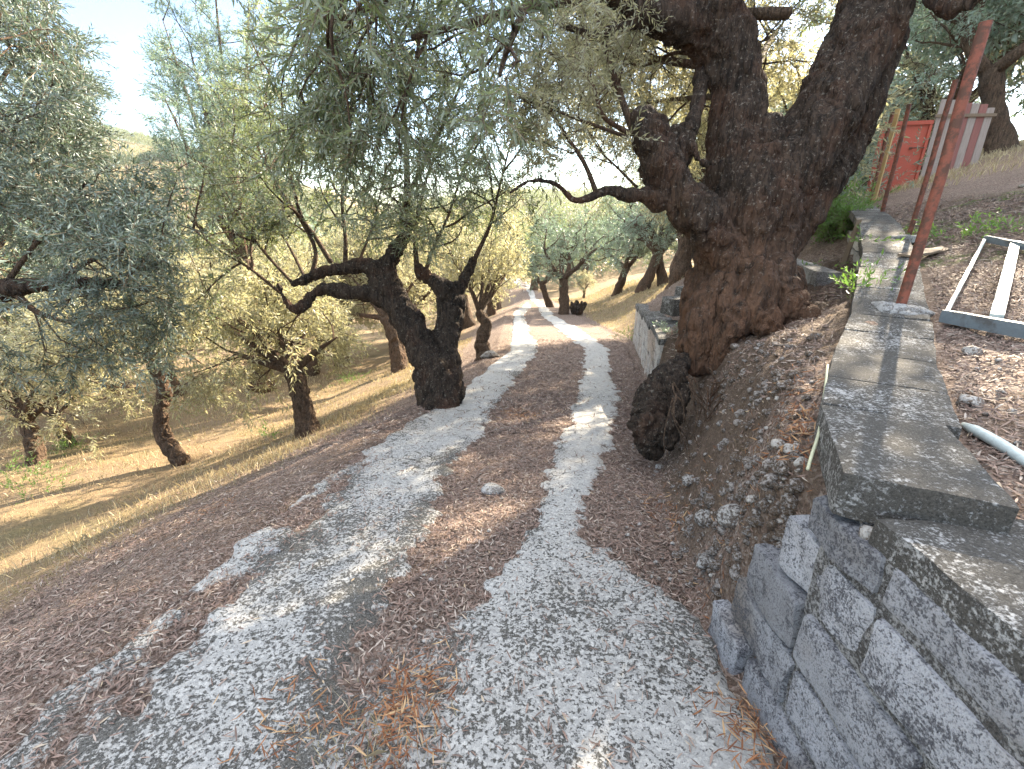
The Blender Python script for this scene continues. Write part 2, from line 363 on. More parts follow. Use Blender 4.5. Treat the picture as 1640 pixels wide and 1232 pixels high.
# ------------------------------------------------------------------ terrain
def onroadplane(u, v):
    d = ray(u, v); t = (CAMZ - .12) / (-d[2] - .12 * d[1]); return d[0] * t, d[1] * t
_e = [onroadplane(*q) for q in ((-40, 1200), (30, 1136), (185, 1011), (320, 911), (365, 876), (450, 805), (550, 735), (640, 680), (722, 636))]
EL_Y = [-3] + [q[1] for q in _e] + [9.3, 20, 32, 45, 70]; EL_X = [_e[0][0] - .2] + [q[0] for q in _e] + [-.07, .0, 1.2, 1.0, -6]
ER_Y = [-3, 1, 2.1, 3.2, 5.1, 9.3, 20, 32, 45, 70]
ER_X = [.86, .87, .92, 1.12, 1.58, 2.45, 2.3, 3.6, 3.6, -3.6]
def zroad(Y):
    Y = np.asarray(Y, float); a = -.12 * (np.minimum(Y, 36) - 1)
    return a + np.where(Y > 36, -.12 * (Y - 36) * np.clip(1 - (Y - 36) / 30, 0.5, 1) * .6, 0) + ss(60, 160, Y) * 16
WL = np.array([(.87, -3, 1.0), (.87, .2, 1.0), (.865, .99, 1.0), (1.095, 1.46, 1.0), (1.55, 2.08, 1.02), (2.03, 2.68, 1.08), (3.07, 4.11, 1.33), (3.98, 5.5, 1.53), (5.54, 8.05, 1.78), (6.0, 8.9, 1.88)])
UC = np.array([(.9, 1.2, .8), (1.05, 1.6, .78), (1.3, 1.85, .88), (1.6, 2.2, .95), (2.1, 2.9, 1.0), (1.9, 3.0, .86), (1.6, 2.6, .84), (1.7, 3.5, .62), (2.0, 3.9, .68), (2.6, 3.9, .86), (3.2, 4.9, .98),
      (2.0, 5.5, .27), (2.4, 7, .05), (2.9, 10, -.2), (4, 6, 1.05), (3.0, 6, .55), (5.3, 9, 1.35), (4, 10, .5), (6, 14, .4), (4, 16, -1.1), (3, 20, -2), (8, 20, -1.0), (12, 20, .4), (12, 30, -1.7), (5, 30, -3.1), (20, 20, 2.5), (25, 45, -1), (8, 45, -4), (30, 5, 6), (60, 60, 12), (60, 0, 12), (.9, -3, .5)])
def _rbf(C):
    X = C[:, :2]; n = len(X); D = np.linalg.norm(X[:, None] - X[None], axis=-1); A = np.zeros((n + 3, n + 3)); A[:n, :n] = D; A[:n, n] = 1; A[:n, n + 1:] = X; A[n:, :n] = A[:n, n:].T
    w = np.linalg.solve(A, np.concatenate([C[:, 2], [0, 0, 0]]))
    def f(x, y):
        q = np.stack([x, y], -1); o = w[n] + w[n + 1] * x + w[n + 2] * y
        for i in range(n): o = o + w[i] * np.sqrt((q[..., 0] - X[i, 0]) ** 2 + (q[..., 1] - X[i, 1]) ** 2 + 1e-4)
        return o
    return f
Uf = _rbf(UC)
TOE_Y = [-3, 1.3, 1.6, 2.4, 3.4, 5.2, 5.4, 10, 10.5, 16, 30, 60]; TOE_X = [.9, .88, .87, 1.0, 1.2, 1.62, 1.78, 2.72, 2.9, 2.9, 3.8, 0]
TW_Y = [-3, 1.5, 1.8, 2.4, 3.4, 5.1, 5.35, 10, 11, 16, 30, 60]; TW_X = [.05, .12, .32, .45, .6, .5, .12, .12, 1.2, 3, 4, 8]
def wall_side(X, Y):
    """signed distance right of the retaining wall's left edge, and the place along it"""
    best = np.full(np.shape(X), 1e9); sgn = np.zeros(np.shape(X)); par = np.zeros(np.shape(X))
    for i in range(len(WL) - 1):
        a, b = WL[i, :2], WL[i + 1, :2]; d = b - a; L = np.linalg.norm(d)
        if i == len(WL) - 2: hi = 1e3
        else: hi = 1
        t = np.clip(((X - a[0]) * d[0] + (Y - a[1]) * d[1]) / L ** 2, 0, hi)
        px, py = a[0] + d[0] * t, a[1] + d[1] * t; dist = np.hypot(X - px, Y - py)
        s = np.where((X - a[0]) * d[1] - (Y - a[1]) * d[0] > 0, 1, -1); k = dist < best
        best = np.where(k, dist, best); sgn = np.where(k, s, sgn); par = np.where(k, py, par)
    return best * sgn, par
def Rf(X, Y):
    z = .52 + .263 * X - .0375 * Y
    near = np.interp(Y, [-3, 1, 2.1, 2.7, 4.1], [.9, .92, .97, 1.03, 1.27])
    z = np.where(X < 3.5, z * ss(1.2, 3.5, X) + np.minimum(z, near + .06) * (1 - ss(1.2, 3.5, X)), z)
    far = np.maximum(Y - 12, 0); z = z - .06 * far
    return np.where(X > 15, z - .12 * (X - 15), z)
def height(X, Y, detail=True):
    X = np.asarray(X, float); Y = np.asarray(Y, float)
    zr = zroad(Y); el = lin(Y, EL_Y, EL_X); u = el - X
    drop = np.where(u > 0, .06 * ss(0, .8, u) * 1 + .33 * np.clip(u - .25, 0, 4.2) + .09 * np.clip(u - 4.45, 0, 14) + .30 * np.clip(u - 18, 0, 16), 0)
    hill = ss(36, 120, u) * 22 + ss(20, 150, -X) * ss(20, 120, Y) * 3
    L = zr - drop + hill
    tx = lin(Y, TOE_Y, TOE_X); tw = lin(Y, TW_Y, TW_X); U = Uf(X, Y)
    k = ss(0, 1, (X - tx) / tw); U = np.where(X > 12, Uf(np.minimum(X, 60), Y), U)
    L = np.where(Y < 80, L * (1 - k) + U * k, L)
    s, par = wall_side(X, Y)
    wdt = np.interp(par, [-3, 8, 9, 14, 30], [.2, .25, .5, 3, 8])
    f = ss(0, 1, (s - .07) / wdt)
    z = L * (1 - f) + Rf(X, Y) * f
    if detail:
        p = np.stack([X, Y], -1)
        onroad = ss(-.1, .25, u) + ss(-.15, .1, X - tx); onroad = np.clip(onroad, 0, 1)
        z = z + onroad * (.035 * fbm(p, 1.3, 4, 5) + .012 * fbm(p, 9, 3, 9)) + .006 * fbm(p, 3, 3, 2)
        bank = k * (1 - f) * ss(1.2, 1.7, Y) * (1 - ss(5, 7, Y)); z = z + bank * (.07 * fbm(p, 4, 4, 31) + .05 * fbm(p, 13, 4, 33))
        z = z + ss(10, 60, np.abs(X) + Y) * .5 * fbm(p, .08, 3, 77)
    return z
def G(u, v, tmax=80):
    d = ray(u, v); t = np.concatenate([np.linspace(.6, 12, 700), np.linspace(12, tmax, 700)]); q = d[None] * t[:, None]; q[:, 2] += CAMZ
    k = np.where(q[:, 2] < height(q[:, 0], q[:, 1]))[0]
    i = k[0] if len(k) else len(t) - 1
    return np.array([q[i, 0], q[i, 1], float(height(q[i, 0], q[i, 1]))])
def H(x, y): return float(height(np.array([x]), np.array([y]))[0])
def onroadplane(u, v):
    d = ray(u, v); t = (CAMZ - .12) / (-d[2] - .12 * d[1]); return d[0] * t, d[1] * t
def poly_plan(pts):
    a = np.array([onroadplane(u, v) for u, v in pts]); a = a[a[:, 1].argsort()]; return a[:, 1], a[:, 0]
CL = poly_plan([(505, 1216), (555, 1120), (585, 1040), (612, 941), (660, 876), (682, 836), (712, 781), (730, 741), (768, 695), (802, 640), (832, 600), (862, 560), (848, 530), (838, 505), (850, 490)])
CR = poly_plan([(690, 1232), (700, 1100), (735, 1000), (815, 900), (868, 830), (888, 750), (905, 700), (925, 640), (935, 600), (937, 560), (898, 530), (866, 505), (862, 490)])
LT = poly_plan([(95, 1232), (115, 1216), (240, 1091), (278, 1036), (320, 996), (375, 956), (445, 886), (498, 831), (550, 781), (615, 705), (700, 650), (755, 600), (815, 545), (822, 520), (822, 500)])
RT = poly_plan([(1290, 1232), (1200, 1100), (1130, 1000), (990, 900), (925, 855), (940, 800), (962, 750), (985, 700), (990, 650), (978, 600), (975, 560), (930, 530), (885, 505), (876, 490)])
def road_litter(X, Y):
    p = np.stack([X, Y], -1); w = .09 * fbm(p, 3.0, 3, 41) + .10 * fbm(p, 9, 3, 43) + .05 * fbm(p, 26, 2, 45)
    x = X + w; e = .035
    cl, cr, lt, rt = (np.interp(Y, *q) for q in (CL, CR, LT, RT))
    c = ss(cl - e, cl + e, x) * (1 - ss(cr - e, cr + e, x)); c = c * (.35 + .65 * ss(1.1, 1.75, Y + .3 * fbm(p, 2, 2, 8)))
    l = 1 - ss(lt - e * 2, lt + e * 2, x + .08 * fbm(p, 5, 3, 55)); l = l * (1 - .72 * ss(-.1, .15, fbm(p, 2.8, 3, 57)) * np.exp(-((X + .15 * fbm(p, 5, 4, 53) - lin(Y, EL_Y, EL_X) - .14) / .07) ** 2)); l = l * (.25 + .75 * ss(-.12, .12, fbm(p, 2.0, 4, 51) + .12))
    r = ss(rt - e, rt + e * 1.5, x)
    hx, hy = onroadplane(600, 1040); hol = np.exp(-(((X - hx) / .13) ** 2 + ((Y - hy) / .26) ** 2)) * (.9 + .9 * fbm(p, 9, 3, 47))
    return np.clip(np.maximum(np.maximum(np.maximum(c, l), r), hol), 0, 1)

def grid_mesh(xs, ys, zf):
    X, Y = np.meshgrid(xs, ys, indexing='ij'); Z = zf(X, Y); V = np.stack([X, Y, Z], -1).reshape(-1, 3)
    i = np.arange(X.size).reshape(X.shape); F = np.stack([i[:-1, :-1], i[1:, :-1], i[1:, 1:], i[:-1, 1:]], -1).reshape(-1, 4); return V, F
def spaced(a, b, h, lo, hi, g=1.07):
    m = list(np.arange(a, b, h)); s = h; x = b
    while x < hi: m.append(x); s *= g; x += s
    m.append(hi); s = h; x = a - h
    while x > lo: m.insert(0, x); s *= g; x -= s
    m.insert(0, lo); return np.array(m)
def build_ground():
    xs = spaced(-4, 4.5, .035, -220, 160); ys = spaced(-.5, 6.5, .035, -14, 320)
    V, F = grid_mesh(xs, ys, lambda X, Y: height(X, Y))
    X, Y = V[:, 0], V[:, 1]; p = V[:, :2]
    el = lin(Y, EL_Y, EL_X); er = lin(Y, TOE_Y, TOE_X); inside = ss(0, .12, X - el) * (1 - ss(-.12, 0, X - er)) * (Y < 60)
    V[:, 2] -= inside * .045
    u = el - X + .25 * fbm(p, 1.2, 3, 3); s, par = wall_side(X, Y); right = (s > 0) & (par < 40)
    grass = ss(.95, 1.9, u + .5 * fbm(p, .6, 3, 13)) * (.75 + .25 * ss(-.3, .3, fbm(p, 1.4, 3, 15)))
    grass = np.where(X > er, ss(9, 14, Y), grass)
    gr2 = ss(9, 12.5, X + .25 * Y) * (s > 0); grass = np.maximum(grass, gr2 * (.5 + .5 * fbm(p, .9, 3, 17)))
    litter = np.clip(.85 + .5 * fbm(p, 2, 3, 19), 0, 1)
    bank = (X > er) & (s < 0) & (Y < 6)
    soil = np.where(bank, ss(-.25, .2, fbm(p, 1.7, 3, 21) + .25), 0.1)
    moss = np.where((s > .3) & (s < 3) & (Y > 3.2) & (Y < 6.5), ss(0, .3, fbm(p, 2.0, 3, 25)), 0)
    me = mesh('ground', V, [F], [M['ground']], None, {'litter': litter, 'grass': np.clip(grass, 0, 1), 'soil': soil, 'moss': moss})
    return tag(link('ground', me), kind='structure')
def build_road():
    ys = spaced(-.6, 6.5, .025, -2.5, 62, 1.05); n = 110; w = np.linspace(-.05, 1.05, n)
    el = lin(ys, EL_Y, EL_X); er = lin(ys, TOE_Y, TOE_X) * .5 + lin(ys, ER_Y, ER_X) * .5
    X = el[:, None] * (1 - w)[None] + er[:, None] * w[None]; Y = np.repeat(ys[:, None], n, 1)
    p = np.stack([X, Y], -1)
    lit = road_litter(X, Y); Z = height(X, Y) - lit * .026 + .004 * fbm(p, 14, 3, 61)
    hole = ss(.12, .45, fbm(p, 3.2, 3, 63)) * (1 - lit) * 0
    hx, hy = onroadplane(600, 1030); hl = np.exp(-(((X - hx) / .15) ** 2 + ((Y - hy) / .28) ** 2)); Z = Z - hl * .035 * ss(-.2, .2, fbm(p, 11, 3, 71)) + (1 - lit) * .004 * fbm(p, 30, 2, 73) * (Y < 4)
    edge = np.minimum(w, 1 - w)[None] + .03 * fbm(p, 6, 3, 65); Z = Z + .012 - .09 * (1 - ss(-.01, .03, edge))
    V = np.stack([X, Y, Z], -1).reshape(-1, 3); i = np.arange(X.size).reshape(X.shape)
    F = np.stack([i[:-1, :-1], i[:-1, 1:], i[1:, 1:], i[1:, :-1]], -1).reshape(-1, 4)
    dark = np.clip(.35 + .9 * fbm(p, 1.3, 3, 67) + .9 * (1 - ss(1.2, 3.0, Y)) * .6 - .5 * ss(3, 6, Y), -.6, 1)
    # dark mossy crumbled rims beside the litter
    cl, cr, lt = (np.interp(Y, *q) for q in (CL, CR, LT)); near = np.exp(-((X - cl + .06) / .09) ** 2) + .6 * np.exp(-((X - cr) / .05) ** 2) + .8 * np.exp(-((X - lt) / .12) ** 2)
    hx, hy = onroadplane(600, 1030); hl = np.exp(-(((X - hx) / .16) ** 2 + ((Y - hy) / .30) ** 2)); dark = dark * .6 + near * (.5 + .8 * fbm(p, 2.5, 3, 69)) + 1.6 * hl * (.6 + fbm(p, 8, 3, 72))
    me = mesh('road', V, [F[:, ::-1]], [M['road']], None, {'litter': lit.ravel(), 'dark': dark.ravel()})
    return tag(link('road', me), kind='structure')
build_ground(); build_road()

# ------------------------------------------------------------------ fallen leaves (uncountable litter, real geometry)
def scatter_leaves(name, pos, nrm, rg, size=(.03, .055), label=None, wid=.14, mat='litter', bias=None, lift=.006, tilt=.35):
    n = len(pos); L = rg.uniform(*size, n); W = L * rg.uniform(wid * .7, wid * 1.25, n); a = rg.uniform(0, 2 * math.pi, n)
    nrm = nrm + rg.normal(0, tilt, (n, 3)); nrm /= np.linalg.norm(nrm, axis=1)[:, None]
    t = np.stack([np.cos(a), np.sin(a), np.zeros(n)], -1); t -= nrm * (t * nrm).sum(1)[:, None]; t /= np.linalg.norm(t, axis=1)[:, None]; b = np.cross(nrm, t)
    base = pos + np.array([0, 0, lift]) * rg.uniform(.3, 2.2, n)[:, None]; curl = rg.normal(0, .10, n)
    prof = [(-.5, 0, 0), (-.12, -.5, 1), (.25, -.42, .6), (.5, 0, 0), (.25, .42, .6), (-.12, .5, 1)]
    V = np.stack([base + t * (L * x)[:, None] + b * (W * y)[:, None] + nrm * (L * curl * (abs(x) * 2 - .5) + W * .25 * abs(y) * c)[:, None] for x, y, c in prof], 1)
    V = V.reshape(-1, 3); i = np.arange(n)[:, None] * 6
    F = i + np.array([[0, 1, 2, 3, 4, 5]]); r = rg.beta(1.15, 1.35, n) if bias is None else bias
    me = mesh(name, V, [F], [M[mat]], None, {'rnd': np.repeat(r, 6)}, smooth=False)
    o = link(name, me); return tag(o, label, None, None, 'stuff')
def hnormal(x, y, e=.02):
    dx = (height(x + e, y) - height(x - e, y)) / (2 * e); dy = (height(x, y + e) - height(x, y - e)) / (2 * e)
    n = np.stack([-dx, -dy, np.ones_like(dx)], -1); return n / np.linalg.norm(n, axis=1)[:, None]
def road_top(x, y): return height(x, y) - road_litter(x, y) * .022 + .014
def litter_all():
    rg = np.random.default_rng(5)
    # sampled with a density that falls off away from the near ground
    n = 480000; x = rg.uniform(-4.2, 6.0, n); y = rg.uniform(.3, 11, n)
    dens = np.clip(1.7 / (1 + (np.maximum(y - 1.2, 0) / 2.4) ** 2), .05, 1); keep = rg.uniform(0, 1, n) < dens; x, y = x[keep], y[keep]
    el = lin(y, EL_Y, EL_X); er = lin(y, TOE_Y, TOE_X); s, par = wall_side(x, y); rl = road_litter(x, y); inr = (x > el + .02) & (x < er - .04)
    p = np.stack([x, y], -1)
    prob = np.where(inr, rl * .93 + .03 + .10 * ss(.05, .35, fbm(p, 1.8, 3, 95)), 0.75)
    left = x <= el + .02; u = el - x; prob = np.where(left, (.22 + .62 * ss(-.2, .25, fbm(p, 1.5, 4, 97))) * (1 - ss(.7, 1.8, u + .4 * fbm(p, 1, 3, 3))) + .05, prob)
    bank = (x > er - .04) & (s < 0); prob = np.where(bank, np.clip(.52 + 1.0 * fbm(p, 2.3, 4, 91), .08, 1), prob)
    onwall = (s > -.04) & (s < .40) & (par < 9); up = s >= .40
    prob = np.where(up, np.clip(.7 + .6 * fbm(p, 1.5, 3, 93), .1, 1) , prob); prob = np.where(onwall, 0, prob)
    k = rg.uniform(0, 1, len(x)) < prob; x, y, inr = x[k], y[k], inr[k]
    z = np.where(inr, road_top(x, y), height(x, y)); u_, v_, t_ = proj(np.stack([x, y, z], -1)); k = (u_ > -150) & (u_ < 1800) & (v_ < 1400) & (t_ > .2); x, y, z = x[k], y[k], z[k]
    print('litter leaves', len(x))
    sz = np.array([.025, .05]); big = np.interp(y, [1, 4, 11], [1, 1.25, 2.2])
    for u0, v0, sp, cnt in ((655, 1120, .07, 260), (640, 1190, .08, 160), (1195, 1185, .06, 170), (830, 664, .10, 200), (1260, 715, .09, 260), (1290, 650, .12, 200), (1070, 820, .12, 160), (340, 820, .1, 60), (470, 1190, .10, 120)):
        c = G(u0, v0); px_ = c[0] + rg.normal(0, sp, cnt); py_ = c[1] + rg.normal(0, sp * 1.3, cnt); ir = (px_ > lin(py_, EL_Y, EL_X)) & (px_ < lin(py_, TOE_Y, TOE_X)); pz = np.where(ir, road_top(px_, py_), height(px_, py_)) + .012
        s_, _p = wall_side(px_, py_); kk = s_ < -.02; scatter_leaves('dry_needles', np.stack([px_, py_, pz], -1)[kk], hnormal(px_[kk], py_[kk]), rg, (.03, .07), 'small heap of bright orange brown dry leaves', wid=.09, bias=rg.uniform(.45, 1, int(kk.sum())), mat='litter_orange')
    far = y > 4
    for msk, sc_, nm in ((~far, 1.0, 'fallen_leaves'), (far, 1.6, 'fallen_leaves')):
        if msk.sum() == 0: continue
        scatter_leaves(nm, np.stack([x, y, z], -1)[msk], hnormal(x[msk], y[msk]), rg, tuple(sz * sc_), 'dry reddish brown olive leaves fallen over the track and banks' if sc_ == 1 else 'dry olive leaves strewn on the farther track')
litter_all()

# ------------------------------------------------------------------ leafy sprays
def spray_template(rg, nl=9, L=.24, leaf=.055, w=.2, curve=.3, k6=True):
    """one twig with opposite leaves along +Z. returns verts (n,3), faces, leaf id"""
    s = np.linspace(0, 1, 6); bx = rg.uniform(-curve, curve); by = rg.uniform(-curve, curve)
    st = np.stack([bx * s ** 2 * L, by * s ** 2 * L, s * L * (1 - .15 * s)], -1); V = []; F6 = []; F4 = []; n = 0; R_ = []
    for i in range(nl):
        f = (i + .6) / nl; c = np.array([np.interp(f, s, st[:, j]) for j in range(3)]); rot = i * math.pi / 2 + rg.uniform(-.5, .5)
        for sd in (0, math.pi):
            a = rot + sd + rg.uniform(-.3, .3); el = rg.uniform(.35, 1.05) + .3 * f
            d = np.array([math.cos(a) * math.cos(el), math.sin(a) * math.cos(el), math.sin(el)]); ll = leaf * rg.uniform(.7, 1.15) * (1 - .25 * f); ww = ll * w * rg.uniform(.8, 1.15)
            nr = np.cross(d, [math.sin(a), -math.cos(a), 0]); nr /= np.linalg.norm(nr); roll = rg.uniform(-.9, .9)
            b = np.cross(nr, d); b2 = b * math.cos(roll) + nr * math.sin(roll); n2 = np.cross(d, b2) ; cv = -rg.uniform(0, .18) * ll
            if k6:
                P6 = [c, c + d * ll * .33 - b2 * ww * .5 + n2 * ww * .12, c + d * ll * .7 - b2 * ww * .38 + n2 * cv * .5, c + d * ll + n2 * cv, c + d * ll * .7 + b2 * ww * .38 + n2 * cv * .5, c + d * ll * .33 + b2 * ww * .5 + n2 * ww * .12]
                V += P6; F6.append(list(range(n, n + 6))); R_ += [rg.uniform()] * 6; n += 6
            else:
                V += [c, c + d * ll * .45 - b2 * ww * .5, c + d * ll + n2 * cv, c + d * ll * .45 + b2 * ww * .5]; F4.append(list(range(n, n + 4))); R_ += [rg.uniform()] * 4; n += 4
    # stem strip (thin triangular tube)
    tv, tf = tube(st, np.linspace(.0022, .001, 6) * (L / .24), 3, cap=False); S4 = tf[0] + n; V = np.vstack([np.array(V), tv]); R_ += [.5] * len(tv)
    return V, np.array(F6 if k6 else F4), S4, np.array(R_)
_rgT = np.random.default_rng(99)
TPL = {'hero': [spray_template(_rgT, 9, .25, .062, .19, .35, True) for _ in range(7)],
       'near': [spray_template(_rgT, 8, .25, .062, .22, .35, False) for _ in range(6)],
       'mid': [spray_template(_rgT, 6, .27, .078, .26, .4, False) for _ in range(6)],
       'far': [spray_template(_rgT, 4, .30, .13, .30, .4, False) for _ in range(5)]}
def sprays(mb_name, pos, dirs, rg, lod='near', mats=None, scale=(.75, 1.25)):
    """places leaf sprays; one mesh with two materials"""
    n = len(pos); d = dirs / (np.linalg.norm(dirs, axis=1)[:, None] + 1e-9); a = rg.normal(size=(n, 3)); x = np.cross(a, d); x /= np.linalg.norm(x, axis=1)[:, None] + 1e-9; y = np.cross(d, x)
    Mx = np.stack([x, y, d], 1); s = rg.uniform(*scale, n); tid = rg.integers(0, len(TPL[lod]), n)
    Vs, FL, FS, A = [], [], [], []; off = 0
    for k, (V, F, S, r) in enumerate(TPL[lod]):
        idx = np.where(tid == k)[0]
        if not len(idx): continue
        VV = np.einsum('vj,njk->nvk', V, Mx[idx]) * s[idx][:, None, None] + pos[idx][:, None]
        o = off + np.arange(len(idx))[:, None, None] * len(V); FL.append((F[None] + o).reshape(-1, F.shape[1])); FS.append((S[None] + o).reshape(-1, 4))
        shade = rg.normal(0, .18, len(idx)); A.append(np.clip(r[None] + shade[:, None], 0, 1).ravel()); Vs.append(VV.reshape(-1, 3)); off += len(idx) * len(V)
    FLa, FSa = np.concatenate(FL), np.concatenate(FS)
    return mesh(mb_name, np.concatenate(Vs), [FLa, FSa], mats or [M['leaf'], M['twig']], [0, 1], {'rnd': np.concatenate(A)}, smooth=False)
def grow(rg, p, d, L, n=5, wob=.25, up=0.0):
    pts = [np.array(p, float)]; d = np.array(d, float); d /= np.linalg.norm(d)
    for i in range(n):
        d = d + rg.normal(0, wob, 3) / math.sqrt(n) + np.array([0, 0, up / n]); d /= np.linalg.norm(d); pts.append(pts[-1] + d * L / n)
    return np.array(pts)
def branch_out(rg, limbs, mb, n2=5, n3=5, L2=1.0, L3=.55, r2=.03, spr=14, droop=-.25, up2=.3, keep=None, s0=.25, mat=0):
    """limbs: list of (k,4) arrays. adds secondaries and tertiaries as tubes, returns spray positions and directions"""
    pos, dr = [], []
    for lb in limbs:
        c = lb[:, :3]
        for i in range(n2):
            f = s0 + (1 - s0) * (i + rg.uniform(.2, 1)) / n2; f = min(f, 1); q = f * (len(c) - 1); a = int(min(q, len(c) - 2)); p = c[a] + (c[a + 1] - c[a]) * (q - a)
            ax = c[a + 1] - c[a]; ax /= np.linalg.norm(ax) + 1e-9; o = rg.normal(size=3); o -= ax * o.dot(ax); o /= np.linalg.norm(o)
            d = ax * .55 + o * .9 + np.array([0, 0, up2]); ln = L2 * rg.uniform(.7, 1.25)
            s2 = grow(rg, p, d, ln, 6, .45, .25)
            if keep is not None and not keep(s2[-1]): continue
            V, F = tube(s2, np.linspace(r2, r2 * .35, 7), 6, rough=.15, seed=i); mb.add(V, F, mat)
            for j in range(n3):
                g = .25 + .75 * (j + rg.uniform(0, 1)) / n3; q = min(g, 1) * 6; a2 = int(min(q, 5)); pp = s2[a2] + (s2[a2 + 1] - s2[a2]) * (q - a2)
                ax2 = s2[a2 + 1] - s2[a2]; ax2 /= np.linalg.norm(ax2); o = rg.normal(size=3); o -= ax2 * o.dot(ax2); o /= np.linalg.norm(o) + 1e-9
                s3 = grow(rg, pp, ax2 * .6 + o * .9 + np.array([0, 0, .1]), L3 * rg.uniform(.6, 1.3), 5, .4, droop)
                if keep is not None and not keep(s3[-1]): continue
                V, F = tube(s3, np.linspace(r2 * .33, r2 * .12, 6), 4, cap=False); mb.add(V, F, mat)
                h = rg.uniform(.1, 1, spr) ** .8 * 5; a3 = np.minimum(h.astype(int), 4); pq = s3[a3] + (s3[a3 + 1] - s3[a3]) * (h - a3)[:, None]; ax3 = s3[a3 + 1] - s3[a3]; ax3 /= np.linalg.norm(ax3, axis=1)[:, None]
                dd = ax3 * .7 + rg.normal(0, .75, (spr, 3)) + np.array([0, 0, droop * .6]); pos.append(pq); dr.append(dd)
    if not pos: return np.zeros((0, 3)), np.zeros((0, 3))
    return np.concatenate(pos), np.concatenate(dr)

def remeshed(mb, voxel, name, mats, disp):
    """fuse overlapping tubes into one skin and roughen it"""
    me = mb.mesh(name + '_raw', []); o = bpy.data.objects.new('tmp', me); COL.objects.link(o)
    m = o.modifiers.new('r', 'REMESH'); m.mode = 'VOXEL'; m.voxel_size = voxel; m.use_smooth_shade = True
    m2 = o.modifiers.new('s', 'SMOOTH'); m2.iterations = 5; m2.factor = .6
    dg = bpy.context.evaluated_depsgraph_get(); ev = o.evaluated_get(dg); r = bpy.data.meshes.new_from_object(ev)
    bpy.data.objects.remove(o); bpy.data.meshes.remove(me)
    n = len(r.vertices); V = np.zeros(n * 3, np.float32); r.vertices.foreach_get('co', V); V = V.reshape(-1, 3).astype(float)
    N = np.zeros(n * 3, np.float32); r.vertices.foreach_get('normal', N); N = N.reshape(-1, 3)
    V = V + N * disp(V)[:, None]; r.vertices.foreach_set('co', V.astype(np.float32).ravel()); r.materials.clear()
    for x in mats: r.materials.append(x)
    r.polygons.foreach_set('use_smooth', np.ones(len(r.polygons), bool)); r.polygons.foreach_set('material_index', np.zeros(len(r.polygons), np.int32)); r.name = name; r.update(); return r
def bark_disp(a=1.0, sc_=1.0):
    def f(V):
        q = V * np.array([1, 1, .22]); w = fbm(V, 2.5 * sc_, 2, 3)[:, None] * .12; q = q + w
        r1 = 1 - np.abs(fbm(q, 7 * sc_, 3, 71)) * 2.6; r2 = 1 - np.abs(fbm(q, 19 * sc_, 3, 73)) * 2.4
        return a * (.034 * fbm(V, 3.0 * sc_, 2, 75) + .038 * r1 + .018 * r2 + .011 * fbm(V, 18 * sc_, 3, 77))
    return f

